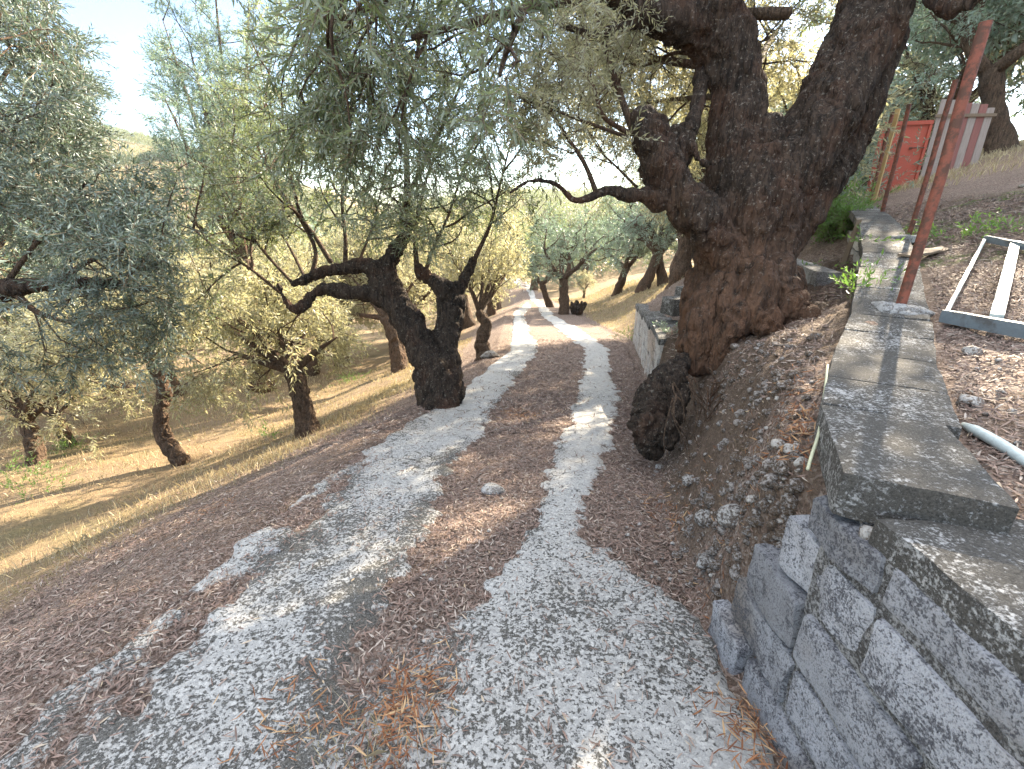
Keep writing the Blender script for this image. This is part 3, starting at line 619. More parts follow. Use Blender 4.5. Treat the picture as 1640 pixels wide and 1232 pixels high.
# ------------------------------------------------------------------ the great olive by the wall
KR = [1.0]
def px(u, v, t, r): return list(P(u, v, t)) + [r * KR[0]]
def build_great_olive():
    rg = np.random.default_rng(21); root = empty('olive_tree', (1.95, 4.0, .6)); org = np.array([1.95, 4.0, .6])
    tag(root, 'huge old olive with a thick dark gnarled trunk forking beside the block wall', 'olive tree')
    b = MB()
    def T(c, n=10, k=20, rough=.10, flat=1.0):
        c = smooth_path(c, n); V, F = tube(c[:, :3] - org, c[:, 3], k, rough=rough, seed=len(c), flat=flat); b.add(V, F, 0)
    KR[0] = .87
    T([px(1195, 570, 4.12, .40), px(1192, 535, 4.08, .42), px(1190, 470, 4.0, .40), px(1195, 400, 4.0, .40), px(1205, 330, 4.0, .44), px(1215, 270, 4.0, .42)])
    # root flare and buttresses
    for c in ([px(1150, 450, 3.85, .14), px(1132, 500, 3.85, .14), px(1122, 550, 3.88, .11), px(1112, 590, 3.95, .07)],
              [px(1180, 450, 3.75, .13), px(1172, 510, 3.7, .14), px(1160, 555, 3.72, .09), px(1150, 590, 3.8, .05)],
              [px(1235, 420, 3.8, .16), px(1250, 480, 3.72, .15), px(1275, 505, 3.65, .10), px(1305, 508, 3.55, .045)],
              [px(1210, 430, 3.7, .15), px(1220, 500, 3.62, .14), px(1235, 540, 3.6, .09)],
              [px(1130, 440, 4.1, .15), px(1120, 520, 4.1, .15), px(1105, 560, 4.1, .12)],
              [px(1255, 440, 4.1, .14), px(1270, 500, 4.15, .12), px(1300, 520, 4.2, .08)]): T(c, 8, 14, .18)
    # left main limb, right double limb
    T([px(1185, 330, 3.95, .26), px(1180, 240, 3.95, .235), px(1180, 160, 3.9, .215), px(1168, 90, 3.85, .22), px(1145, 30, 3.8, .24), px(1125, -40, 3.75, .22), px(1090, -120, 3.7, .18), px(1040, -230, 3.6, .12)])
    T([px(1240, 330, 3.95, .27), px(1285, 240, 3.9, .27), px(1330, 150, 3.85, .25), px(1375, 60, 3.8, .24), px(1405, -20, 3.75, .22), px(1440, -120, 3.7, .18), px(1480, -230, 3.6, .12)])
    T([px(1250, 300, 3.8, .20), px(1310, 220, 3.72, .19), px(1360, 130, 3.7, .17), px(1410, 40, 3.68, .16), px(1450, -40, 3.65, .15)])
    T([px(1215, 440, 3.95, .14), px(1265, 375, 3.95, .13), px(1312, 305, 3.95, .13), px(1350, 235, 3.95, .14), px(1385, 150, 3.9, .13), px(1430, 50, 3.85, .11)])
    T([px(1213, 310, 3.95, .30), px(1217, 250, 3.92, .25), px(1219, 200, 3.88, .15)])
    # heavy limb to the upper left
    T([px(1150, 45, 3.8, .20), px(1090, 30, 3.75, .155), px(1030, 15, 3.65, .12), px(980, -15, 3.5, .10), px(900, -60, 3.3, .085), px(800, -95, 3.0, .07), px(680, -110, 2.8, .055), px(540, -110, 2.7, .04)], 8, 14)
    T([px(1060, 20, 3.7, .07), px(1000, 40, 3.65, .045), px(950, 55, 3.6, .03), px(895, 40, 3.5, .018)], 8, 8)
    # gnarled broken limb on the left
    T([px(1170, 430, 3.9, .22), px(1140, 370, 3.8, .19), px(1105, 325, 3.75, .165), px(1070, 290, 3.72, .17), px(1045, 245, 3.7, .15), px(1030, 200, 3.7, .12), px(1026, 180, 3.7, .10)], 10, 16, .30)
    T([px(1085, 300, 3.7, .10), px(1100, 330, 3.66, .12), px(1135, 360, 3.7, .11)], 8, 12, .3)
    T([px(1060, 320, 3.72, .09), px(1030, 312, 3.7, .065), px(1005, 313, 3.68, .06), px(975, 305, 3.65, .045), px(940, 318, 3.6, .035), px(918, 320, 3.58, .028), px(890, 295, 3.5, .018), px(850, 290, 3.4, .014), px(815, 310, 3.35, .012)], 8, 10, .08)
    T([px(1070, 270, 3.75, .09), px(1090, 250, 3.78, .07), px(1090, 215, 3.8, .055), px(1104, 206, 3.8, .05)], 8, 10, .3)
    T([px(1104, 210, 3.8, .045), px(1118, 170, 3.85, .035), px(1122, 130, 3.9, .028), px(1128, 90, 4.0, .02)], 8, 8, .1)
    T([px(1105, 215, 3.75, .03), px(1112, 245, 3.7, .018), px(1130, 262, 3.7, .010), px(1155, 258, 3.7, .006)], 8, 6, .1)
    # off-frame branch of the right limb seen at the top
    T([px(1440, -60, 3.6, .06), px(1475, -35, 3.5, .04), px(1500, 2, 3.4, .034), px(1530, 14, 3.3, .03), px(1570, -10, 3.2, .024), px(1640, -60, 3.1, .02)], 8, 9, .15)
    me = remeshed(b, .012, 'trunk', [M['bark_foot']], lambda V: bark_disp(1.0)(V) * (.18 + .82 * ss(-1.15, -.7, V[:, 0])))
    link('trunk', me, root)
    KR[0] = 1.0
    # thin leaders rising from the broken limb + crown limbs above the frame
    mb = MB(); limbs = []
    def S(c, r0=1): 
        c = smooth_path(c, 6); V, F = tube(c[:, :3] - org, c[:, 3], 8, rough=.08); mb.add(V, F, 0); limbs.append(np.hstack([c[:, :3] - org, c[:, 3:]])); return limbs[-1]
    a = [S([px(1015, 215, 3.7, .03), px(990, 140, 3.75, .026), px(965, 60, 3.8, .02), px(945, -30, 3.85, .014)]),
         S([px(1010, 215, 3.7, .022), px(965, 185, 3.65, .018), px(945, 130, 3.6, .014), px(880, 85, 3.5, .009)]),
         S([px(1005, 220, 3.65, .016), px(950, 200, 3.55, .012), px(890, 178, 3.45, .008), px(840, 160, 3.3, .006)]),
         S([px(955, 308, 3.6, .022), px(935, 260, 3.6, .018), px(905, 215, 3.5, .014), px(870, 160, 3.4, .010), px(845, 110, 3.3, .007)]),
         S([px(1020, 300, 3.8, .014), px(990, 270, 3.9, .010), px(960, 240, 4.0, .008), px(930, 190, 4.1, .006)]),
         S([px(1128, 90, 4.0, .022), px(1080, 85, 4.1, .016), px(1030, 105, 4.2, .012), px(980, 90, 4.3, .008)])]
    p1, d1 = branch_out(rg, a, mb, 7, 5, .5, .32, .006, 4, -.3)
    over = [S([px(980, -15, 3.5, .06), px(900, 0, 3.2, .04), px(820, 20, 2.9, .028), px(740, 40, 2.7, .02), px(660, 60, 2.6, .014)]),
            S([px(800, -95, 3.0, .05), px(700, -30, 2.9, .03), px(600, 10, 2.8, .022), px(500, 40, 2.9, .015)]),
            S([px(900, -60, 3.3, .05), px(860, -20, 2.7, .03), px(820, 60, 2.35, .018), px(800, 120, 2.2, .01)]),
            S([px(680, -110, 2.8, .04), px(620, -60, 2.5, .03), px(560, -10, 2.3, .02), px(520, 30, 2.3, .012)])]
    def keepv(p):
        u, v, t = proj(p + org); return (u > 390) and (u < 905) and (v < 330) or v < -40
    p2, d2 = branch_out(rg, over, mb, 9, 6, .8, .42, .010, 9, -.7, -.1, keep=keepv)
    # high crown of the tree, above the frame (it shades the track)
    hi = []
    for c in ([px(1090, -120, 3.7, .16), px(1030, -330, 3.5, .10), px(960, -600, 3.3, .06)], [px(1125, -40, 3.8, .16), px(1150, -260, 4.4, .10), px(1160, -420, 5.0, .05)],
              [px(1440, -120, 3.7, .12), px(1520, -330, 3.6, .08), px(1640, -500, 3.5, .05)], [px(1405, -20, 3.8, .15), px(1400, -220, 4.6, .09), px(1390, -330, 5.2, .05)],
              [px(1450, -60, 3.6, .10), px(1620, -140, 3.6, .07), px(1800, -180, 3.8, .04)]): hi.append(S(c))
    def keeph(p):
        u, v, t = proj(p + org); return v < -30 or (u > 1150 and u < 1330 and v < 60)
    p3, d3 = branch_out(rg, hi, mb, 7, 5, 1.1, .6, .03, 6, -.2, .25, keep=keeph)
    wide = []
    for c in ([(2.6, 4.6, 4.3, .1), (2.8, 6.6, 5.0, .07), (2.6, 8.4, 5.3, .03)], [(3.2, 3.6, 4.2, .1), (4.4, 4.8, 4.8, .07), (5.4, 6.4, 5.2, .03)],
              [(3.2, 3.6, 4.2, .1), (4.8, 3.4, 4.7, .07), (6.2, 3.6, 4.9, .03)], [(3.6, 5.6, 4.6, .1), (5.2, 7.4, 5.2, .07), (6.6, 9.0, 5.7, .03)], [(2.6, 4.6, 4.3, .1), (4.4, 6.6, 5.0, .07), (5.0, 8.6, 5.6, .03)]):
        c = smooth_path(c, 6); V, F = tube(c[:, :3] - org, c[:, 3], 8, rough=.1); mb.add(V, F, 0); wide.append(np.hstack([c[:, :3] - org, c[:, 3:]]))
    rear = []
    for c in ([(2.1, 4.5, 2.5, .09), (2.3, 5.6, 3.1, .06), (2.5, 6.8, 3.7, .04), (2.4, 8.2, 4.0, .015)], [(2.2, 5.0, 2.8, .06), (3.0, 6.4, 3.5, .04), (3.7, 7.6, 4.1, .015)], [(2.3, 5.4, 3.0, .05), (1.4, 6.4, 3.4, .03), (.9, 7.4, 3.6, .012)], [(2.3, 4.6, 3.2, .05), (1.5, 5.2, 3.4, .03), (.6, 5.8, 3.5, .012)]):
        c = smooth_path(c, 6); V, F = tube(c[:, :3] - org, c[:, 3], 8, rough=.1); mb.add(V, F, 0); rear.append(np.hstack([c[:, :3] - org, c[:, 3:]]))
    for c in ([(2.0, 4.6, 3.4, .04), (1.2, 5.8, 3.9, .025), (.6, 7.2, 4.1, .01)], [(2.1, 5.0, 2.7, .035), (1.9, 6.6, 3.0, .02), (1.6, 8.0, 3.2, .01)], [(2.3, 5.4, 3.4, .035), (2.0, 7.0, 4.0, .02), (1.2, 8.8, 4.4, .01)]):
        c = smooth_path(c, 6); V, F = tube(c[:, :3] - org, c[:, 3], 8, rough=.1); mb.add(V, F, 0); rear.append(np.hstack([c[:, :3] - org, c[:, 3:]]))
    p5, d5 = branch_out(rg, rear, mb, 11, 8, 1.0, .6, .012, 11, -.4, .05, keep=lambda p: proj(p + org)[1] < 335 and proj(p + org)[0] > 830, s0=.2)
    p4, d4 = branch_out(rg, wide, mb, 12, 8, 1.5, .7, .03, 12, -.1, .25, keep=keeph, s0=.05); p3 = np.concatenate([p3, p4]); d3 = np.concatenate([d3, d4])
    link('branches', mb.mesh('branches', [M['bark2']]), root)
    link('crown', sprays('crown', p2, d2, rg, 'hero', scale=(.7, 1.1)), root)
    link('upper_crown', sprays('upper_crown', p3, d3, rg, 'mid', scale=(.9, 1.5)), root)
    link('rear_crown', sprays('rear_crown', np.concatenate([p1, p5]), np.concatenate([d1, d5]), rg, 'near', [M['leaf_pale'], M['twig']], (.75, 1.2)), root)  # pale leaf colour stands in for backlight on the rear branches
    print('great', len(p5), len(p1), len(p2), len(p3))
build_great_olive()

# ------------------------------------------------------------------ hand-shaped trees of the grove
def custom_tree(name, label, base, trunks, boughs, seed, bo, lod='near', mats=None, voxel=.018, scale=(.8, 1.3), keep=None, dispa=.7, bark='bark', hang=None, group=None):
    rg = np.random.default_rng(seed); org = np.array(base); root = empty(name, base); tag(root, label, 'olive tree', group)
    b = MB()
    for i, c in enumerate(trunks):
        c = smooth_path(c, 8); V, F = tube(c[:, :3] - org, c[:, 3], 12, rough=.2, seed=i + seed); b.add(V, F, 0)
    link('trunk', remeshed(b, voxel, 'trunk', [M[bark]], bark_disp(dispa, 1.6)), root)
    mb = MB(); lim = []
    for c in boughs:
        c = smooth_path(c, 5); V, F = tube(c[:, :3] - org, c[:, 3], 8, rough=.1); mb.add(V, F, 0); lim.append(np.hstack([c[:, :3] - org, c[:, 3:]]))
    kf = None if keep is None else (lambda p: keep(*proj(p + org)))
    p, d = branch_out(rg, lim, mb, keep=kf, **bo); link('branches', mb.mesh('branches', [M['bark2']]), root)
    link('crown', sprays('crown', p, d, rg, lod, mats, scale), root); print(label[:30], len(p))
    return root

def twin():
    t = 5.45; b = P(705, 650, t)
    tr = [[px(705, 665, t, .24), px(704, 630, t, .20), px(700, 600, t, .20), px(672, 550, t, .17), px(648, 505, t, .155), px(622, 465, t, .15), px(603, 428, t, .14)],
          [px(690, 655, t, .14), px(688, 620, t, .14), px(682, 590, t, .13)],
          [px(712, 655, t, .20), px(716, 610, t, .17), px(710, 560, t + .1, .15), px(722, 510, t + .1, .145), px(722, 480, t + .1, .15), px(715, 460, t + .1, .12)],
          [px(607, 440, t, .12), px(585, 424, t, .075), px(560, 430, t, .06), px(520, 435, t, .045), px(490, 448, t, .035), px(470, 455, t, .025)],
          [px(612, 476, t, .10), px(585, 470, t - .05, .075), px(555, 468, t - .1, .07), px(525, 463, t - .1, .055), px(505, 470, t - .1, .045), px(488, 488, t - .1, .04), px(472, 495, t - .1, .028), px(455, 478, t - .1, .02), px(445, 455, t - .1, .014)],
          [px(615, 440, t, .11), px(632, 405, t, .07), px(648, 375, t, .06), px(650, 340, t, .045), px(652, 300, t, .03)],
          [px(718, 470, t, .11), px(700, 455, t, .08), px(682, 442, t, .06), px(668, 430, t, .05)],
          [px(725, 475, t + .1, .10), px(745, 445, t + .1, .05), px(760, 415, t + .1, .035)]]
    bo = [[px(500, 440, t, .03), px(505, 400, t, .025), px(480, 350, t, .02), px(440, 290, t, .014), px(410, 230, t, .008)],
          [px(530, 420, t, .03), px(505, 380, t, .025), px(480, 340, t - .1, .02), px(460, 250, t - .2, .012), px(450, 160, t - .3, .007)],
          [px(553, 425, t, .03), px(553, 380, t, .024), px(548, 320, t, .018), px(555, 220, t - .2, .012), px(570, 110, t - .5, .007)],
          [px(575, 420, t, .02), px(590, 380, t, .014), px(600, 350, t - .2, .010), px(620, 260, t - .6, .008)],
          [px(652, 300, t, .04), px(650, 220, t - .2, .03), px(640, 130, t - .4, .02), px(620, 30, t - .7, .010)],
          [px(655, 310, t, .03), px(700, 220, t, .024), px(740, 130, t - .2, .014), px(770, 40, t - .4, .008)],
          [px(668, 430, t, .035), px(665, 390, t, .028), px(668, 350, t, .022), px(690, 260, t, .012)],
          [px(680, 440, t, .03), px(695, 395, t, .02), px(720, 340, t, .015), px(750, 240, t, .01)],
          [px(760, 415, t, .03), px(785, 360, t, .02), px(800, 300, t - .1, .014), px(820, 220, t - .2, .008)],
          [px(450, 470, t, .02), px(400, 430, t - .2, .015), px(350, 400, t - .3, .011), px(300, 360, t - .4, .007)],
          [px(470, 455, t, .02), px(420, 400, t, .015), px(370, 330, t, .011), px(330, 270, t, .007)],
          [px(490, 448, t, .02), px(460, 390, t + .5, .015), px(420, 330, t + .9, .01), px(380, 280, t + 1, .007)]]
    custom_tree('olive_tree', 'olive at the left edge of the track with two thick dark trunks from one base', b, tr, bo, 31,
                dict(n2=7, n3=5, L2=.75, L3=.45, r2=.014, spr=9, droop=-.35, up2=.05), 'near',
                keep=lambda u, v, t: (u > 262 and v < 560) and not (u > 470 and u < 800 and v > 420) and u < 880)
twin()
def slim(b_uv, t, label, path, seed, crown, lod='mid', mats=None, keep=None, n=(6, 5), spr=9, L2=.8, bark='bark2', rs=1.0, up2=.1, droop=-.35, voxel=.014, name='olive_tree'):
    """small tree: path of the trunk in photo pixels, boughs toward crown points"""
    b = G(*b_uv); t = proj(b)[2] if t is None else t; b = P(b_uv[0], b_uv[1], t) if t else b; t = float(t)
    tr = [[px(b_uv[0], b_uv[1] + 12, t, path[0][2] * 1.25 * rs)] + [px(u, v, t, r * rs) for u, v, r in path]]
    end = path[-1]; bo = []
    for (u, v, dt) in crown:
        m = ((end[0] + u) / 2 + (seed % 5 - 2) * 4, (end[1] + v) / 2); bo.append([px(end[0], end[1], t, end[2] * .6 * rs), px(m[0], m[1], t + dt * .6, end[2] * .4 * rs), px(u, v, t + dt, .010)])
    return custom_tree(name, label, b, tr, bo, seed, dict(n2=n[0], n3=n[1], L2=L2, L3=.45, r2=.013, spr=spr, droop=droop, up2=up2), lod, mats, voxel, keep=keep, dispa=.5, bark=bark)
LP = [M['leaf_pale'], M['twig']]; LB = [M['leaf_blue'], M['twig']]
sky_ok = lambda u, v, t: not (u > 178 and u < 262 and v < 262)
slim((494, 696), None, 'small olive with a short stout trunk in sunlight, nearer left of the double-trunked olive', [(494, 690, .15), (485, 650, .12), (478, 620, .12), (470, 595, .11)], 41,
     [(400, 520, -.4), (440, 480, .2), (500, 500, .5), (540, 540, -.2), (360, 560, 0), (470, 520, .8), (330, 500, .3)], mats=LP, keep=lambda u, v, t: sky_ok(u, v, t) and u < 600 and v < 690, n=(6, 5), L2=.9, droop=-.7)
slim((290, 742), None, 'slender leaning olive down the sunlit slope, second from the left edge', [(290, 738, .12), (262, 700, .10), (258, 665, .09), (262, 620, .08), (235, 565, .06)], 43,
     [(150, 520, -.5), (200, 470, .3), (260, 480, .5), (310, 560, 0), (120, 570, .3), (230, 500, 0), (320, 500, .6)], mats=LP, keep=sky_ok, L2=1.0, n=(7, 5), droop=-.5)
slim((62, 742), None, 'dark straight olive trunk standing lowest on the slope at the far left', [(60, 738, .12), (52, 700, .11), (42, 675, .10)], 45,
     [(-40, 600, 0), (20, 570, .5), (90, 560, .4), (150, 600, 0), (60, 620, -.5), (-90, 540, 0)], mats=LP, keep=sky_ok, L2=1.2, n=(7, 5), droop=-.4)
slim((112, 715), None, 'thin olive leaning left with a weed at its foot, behind the lowest one', [(112, 712, .10), (100, 690, .08), (88, 670, .07)], 46,
     [(40, 560, 1), (110, 540, .8), (160, 600, .3), (70, 600, .2), (10, 620, 1)], mats=LP, keep=sky_ok, L2=1.2)
slim((640, 594), None, 'thick short olive trunk just behind the double-trunked olive', [(640, 590, .22), (636, 560, .19), (630, 535, .18), (618, 510, .14)], 47,
     [(560, 440, .5), (620, 420, .3), (680, 430, .2), (540, 500, .8), (600, 380, 1), (660, 370, 1.5)], mats=LP, L2=1.3, n=(7, 5), droop=-.5, keep=lambda u, v, t: sky_ok(u, v, t) and v < 590)
slim((775, 572), None, 'olive with a curved slim trunk right beside the track bend', [(775, 568, .15), (772, 545, .12), (778, 520, .10), (768, 500, .08)], 48,
     [(740, 440, .2), (800, 430, .3), (770, 400, .8), (720, 400, 0), (830, 400, 1), (810, 350, 1.5)], mats=LP, L2=1.2, n=(7, 5), keep=lambda u, v, t: u < 850)
slim((548, 585), None, 'dark olive trunk half hidden behind dry twigs in the middle of the grove', [(548, 582, .25), (545, 560, .22), (545, 530, .2)], 49,
     [(480, 450, 0), (540, 420, .4), (600, 440, .5), (450, 500, 1), (520, 380, 1.5), (580, 360, 1)], mats=LP, L2=1.5, n=(7, 5))
# olive whose trunk is out of frame on the left, its boughs reach in
def left_near():
    t = 4.3; b = P(-190, 760, t)
    tr = [[px(-190, 775, t, .26), px(-190, 720, t, .22), px(-160, 620, t, .2), px(-110, 530, t, .18), px(-60, 480, t, .14)],
          [px(-60, 480, t, .12), px(-10, 470, t, .07), px(20, 462, t, .05), px(90, 455, t, .035), px(170, 455, t + .1, .025), px(240, 465, t + .2, .014)]]
    bo = [[px(-60, 480, t, .05), px(-20, 360, t, .03), px(20, 220, t, .018), px(60, 80, t, .008)], [px(-60, 480, t, .08), px(-90, 330, t - .3, .04), px(-40, 150, t - .5, .02), px(0, 20, t - .6, .012)],
          [px(0, 468, t, .03), px(50, 400, t, .02), px(100, 340, t + .1, .02), px(140, 290, t, .01)], [px(90, 455, t, .035), px(140, 420, t, .02), px(200, 400, t, .01)], [px(150, 455, t, .02), px(200, 440, t, .014), px(250, 430, t, .01)],
          [px(20, 465, t, .035), px(60, 500, t, .025), px(120, 520, t, .012)], [px(-60, 480, t, .06), px(-20, 420, t + .8, .04), px(60, 300, t + 1, .02), px(110, 180, t + 1, .01)],
          [px(20, 220, t, .015), px(80, 170, t + .2, .02), px(130, 130, t + .4, .01)], [px(20, 300, t, .015), px(70, 250, t + .2, .02), px(130, 215, t + .3, .01)], [px(-20, 160, t, .015), px(50, 60, t + .2, .02), px(90, 10, t + .4, .01)]]
    custom_tree('olive_tree', 'nearest olive on the left whose trunk is outside the photo, dark leafy boughs reaching in', b, tr, bo, 57,
                dict(n2=8, n3=6, L2=.75, L3=.42, r2=.009, spr=11, droop=-.45, up2=.0), 'near', [M['leaf_grey'], M['twig']],
                keep=lambda u, v, t: u < 290 and v < 620 and not (u > 172 and v < 265) and not (u > 110 and v < 60) and not (u > 150 and v < 130))
left_near()
# tall pale tree behind
slim((420, 610), 10.5, 'tall pale silvery olive rising above the others beside the gap of sky', [(420, 605, .22), (410, 540, .18), (400, 480, .16), (395, 420, .13)], 61,
     [(300, 60, 0), (340, -60, .5), (400, -40, 1), (260, 150, .5), (350, 150, -1), (440, 60, 0), (300, 260, -1), (280, 330, -1), (450, 200, 1), (260, 30, 1)], mats=LB, n=(9, 6), L2=1.6, spr=11, keep=lambda u, v, t: u > 232 + (v < 60) * 0 and v < 480, up2=.3, droop=.1)

# ------------------------------------------------------------------ generic olives, copied with their parts
def generic(seed, lod, leafm, H0=1.1, spread=1.0, sprn=9):
    rg = np.random.default_rng(seed); root = empty('olive_tree', (0, 0, 0)); b = MB()
    lean = rg.normal(0, .18, 2); tr = np.array([[0, 0, -.3, .26], [0, 0, .05, .20], [lean[0] * .5, lean[1] * .5, H0 * .5, .16], [lean[0], lean[1], H0, .15]]); c = smooth_path(tr, 6)
    V, F = tube(c[:, :3], c[:, 3], 10, rough=.25, seed=seed); b.add(V, F, 0); lim = []; n = 4
    for i in range(n):
        a = i * 2 * math.pi / n + rg.uniform(-.5, .5); d = np.array([math.cos(a), math.sin(a), rg.uniform(.55, 1.3)])
        l = grow(rg, c[-1, :3] - np.array([0, 0, .05]), d, 1.5 * rg.uniform(.85, 1.2) * spread, 7, .35, .5); r = np.linspace(.10, .03, 8); V, F = tube(l, r, 8, rough=.2, seed=i); b.add(V, F, 0); lim.append(np.hstack([l, r[:, None]]))
    mb = b; p, d = branch_out(rg, lim, mb, 7, 5, 1.05 * spread, .6, .026, sprn, -.35, .15, s0=.3)
    t = link('trunk', b.mesh('trunk', [M['bark2']]), root); cr = link('crown', sprays('crown', p, d, rg, lod, [leafm, M['twig']], (.9, 1.5)), root)
    return root
def copy_tree(src, loc, rz, s, label, group):
    r = src.copy(); COL.objects.link(r); r.location = loc; r.rotation_euler.z = rz; r.scale = (s, s, s); tag(r, label, 'olive tree', group)
    for ch in src.children:
        c = ch.copy(); COL.objects.link(c); c.parent = r
    return r
protos = {('mid', 0): generic(101, 'mid', M['leaf_pale']), ('mid', 1): generic(102, 'mid', M['leaf_blue'], 1.2), ('far', 0): generic(103, 'far', M['leaf_pale'], 1.3, 1.1, 8), ('far', 1): generic(104, 'far', M['leaf_blue'], 1.2, 1.15, 8), ('far', 2): generic(105, 'far', M['leaf'], 1.4, 1.2, 8)}
used = set()
def place(key, x, y, rz, s, label, group=None, z=None):
    src = protos[key]; loc = (x, y, (H(x, y) if z is None else z) - .05)
    if key not in used:
        used.add(key); src.location = loc; src.rotation_euler.z = rz; src.scale = (s, s, s); return tag(src, label, 'olive tree', group)
    return copy_tree(src, loc, rz, s, label, group)
def placepx(key, u, v, rz, s, label, group=None): g = G(u, v); return place(key, g[0], g[1], rz, s, label, group)
placepx(('mid', 1), 903, 503, .3, 1.22, 'bluish round olive with a greyish trunk right of the far track')
placepx(('mid', 1), 880, 492, 2.0, 1.10, 'small dark forked olive nearest the far end of the track')
placepx(('mid', 1), 988, 472, 4.0, 1.40, 'olive with two short reddish stems on the bright strip of field')
placepx(('mid', 1), 1030, 466, 5.2, 1.59, 'olive with a thick trunk leaning right beyond the short wall')
placepx(('mid', 1), 1062, 457, 1.0, 1.46, 'upright dark trunked olive behind the leaning one on the field')
placepx(('mid', 0), 1088, 448, 3.0, 1.34, 'small forked olive farthest right on the field, close to the great trunk')
placepx(('mid', 0), 935, 478, 3.3, .55, 'young slim olive behind the black stump by the far track')
place(('mid', 1), 11.5, 12.0, 1.4, 1.45, 'large olive spreading over the upper terrace behind the grey plank fence')
# upslope grove behind the great tree
for i, (x, y, s, k) in enumerate([(6.6, 14.5, 1.4, 1), (9.8, 16.5, 1.6, 0), (8.3, 13.8, 1.2, 1), (13, 19, 1.7, 1), (17, 13.5, 1.7, 0), (10, 25, 1.7, 0), (16, 25, 1.8, 1), (14, 34, 1.8, 1), (14.2, 12, 1.6, 1), (16.5, 17.5, 1.9, 0), (12.6, 15.8, 1.6, 1)]):
    place(('mid', k) if i < 4 else ('far', k), x, y, i * 1.7, s, 'leafy olive among others on the slope behind the great olive', 'olives on the upper slope')
place(('mid', 0), 4.05, 9.1, 2.2, 1.15, 'leafy olive growing directly behind the great trunk')
place(('mid', 1), 7.4, 13.6, .4, 1.0, 'olive with bluish foliage just beyond the far end of the block wall')
for i, (x, y, s) in enumerate([(-3.4, 15.5, 1.3), (-6.5, 14, 1.3), (-10, 12.5, 1.4), (-13.5, 10.5, 1.5), (-5, 19, 1.4), (-1.8, 19, 1.4), (-8, 15.5, 1.5), (-13, 14, 1.6), (-1.2, 25, 1.5), (-5.5, 22, 1.6), (-11, 21, 1.7), (-17, 18, 1.8), (-16, 9, 1.6), (-1, 33, 1.7), (-7, 31, 1.8), (-15, 29, 2.0), (-22, 25, 2.0), (2, 43, 2.0), (-6, 43, 2.2), (-22, 13, 1.8), (7, 46, 2.0), (-28, 36, 2.4), (-15, 42, 2.3)]):
    place(('mid', 0) if i < 7 else ('far', i % 3), x, y, i * 2.1, s, 'pale leafy olive in the crowded grove left of the track' , 'olives of the lower grove')
# far hillside wood: one mass
def far_wood():
    rg = np.random.default_rng(77); n = 7500; x = rg.uniform(-170, 70, n); y = rg.uniform(12, 200, n); r = (np.hypot(x, y) > 42) & ((y > 45) | (x < -38)); x, y = x[r], y[r]
    z = height(x, y); m = rg.uniform(0, 1, len(x)); nn = 26; V, D = [], []
    for i in range(len(x)):
        R0 = rg.uniform(1.4, 2.8); d = rg.normal(size=(nn, 3)); d /= np.linalg.norm(d, axis=1)[:, None]; d[:, 2] = np.abs(d[:, 2]); V.append(np.array([x[i], y[i], z[i] + .8]) + d * R0 * rg.uniform(.75, 1.05, (nn, 1))); D.append(d)
    me = sprays('wood', np.concatenate(V), np.concatenate(D), rg, 'far', [M['leaf'], M['twig']], (2.2, 4.0))
    tag(link('distant_wood', me), 'green wooded hillside across the valley under the gap of sky', None, None, 'stuff')
far_wood()
def stone_pine(u, v, d, s, label, grp):
    rg = np.random.default_rng(int(u)); p = P(u, v, d); x, y = p[0], p[1]; z = H(x, y); top = p[2]; root = empty('stone_pine', (x, y, z)); tag(root, label, 'pine tree', grp); hgt = max(top - z, 3)
    b = MB(); c = smooth_path([[0, 0, -.5, .35], [.2, 0, hgt * .5, .28], [.1, .1, hgt - s * .4, .2]], 4); V, F = tube(c[:, :3], c[:, 3], 7); b.add(V, F, 0); link('trunk', b.mesh('trunk', [M['bark2']]), root)
    n = 900; q = rg.normal(size=(n, 3)); q /= np.linalg.norm(q, axis=1)[:, None]; q[:, 2] = np.abs(q[:, 2]) * .8 - .15; pos = q * np.array([s, s, s * .55]) * rg.uniform(.7, 1.05, (n, 1)) + np.array([0, 0, hgt - s * .4])
    link('crown', sprays('crown', pos, q + np.array([0, 0, .4]), rg, 'far', [M['leaf_pine'], M['twig']], (2, 3.2)), root)
stone_pine(196, 250, 95, 5.0, 'round crowned pine on the skyline left of the sky gap', 'pines on the skyline')
stone_pine(252, 246, 100, 3.2, 'small round pine on the skyline, first right of the sky gap', 'pines on the skyline')
stone_pine(284, 242, 98, 4.2, 'wider round pine on the skyline, farther right of the sky gap', 'pines on the skyline')

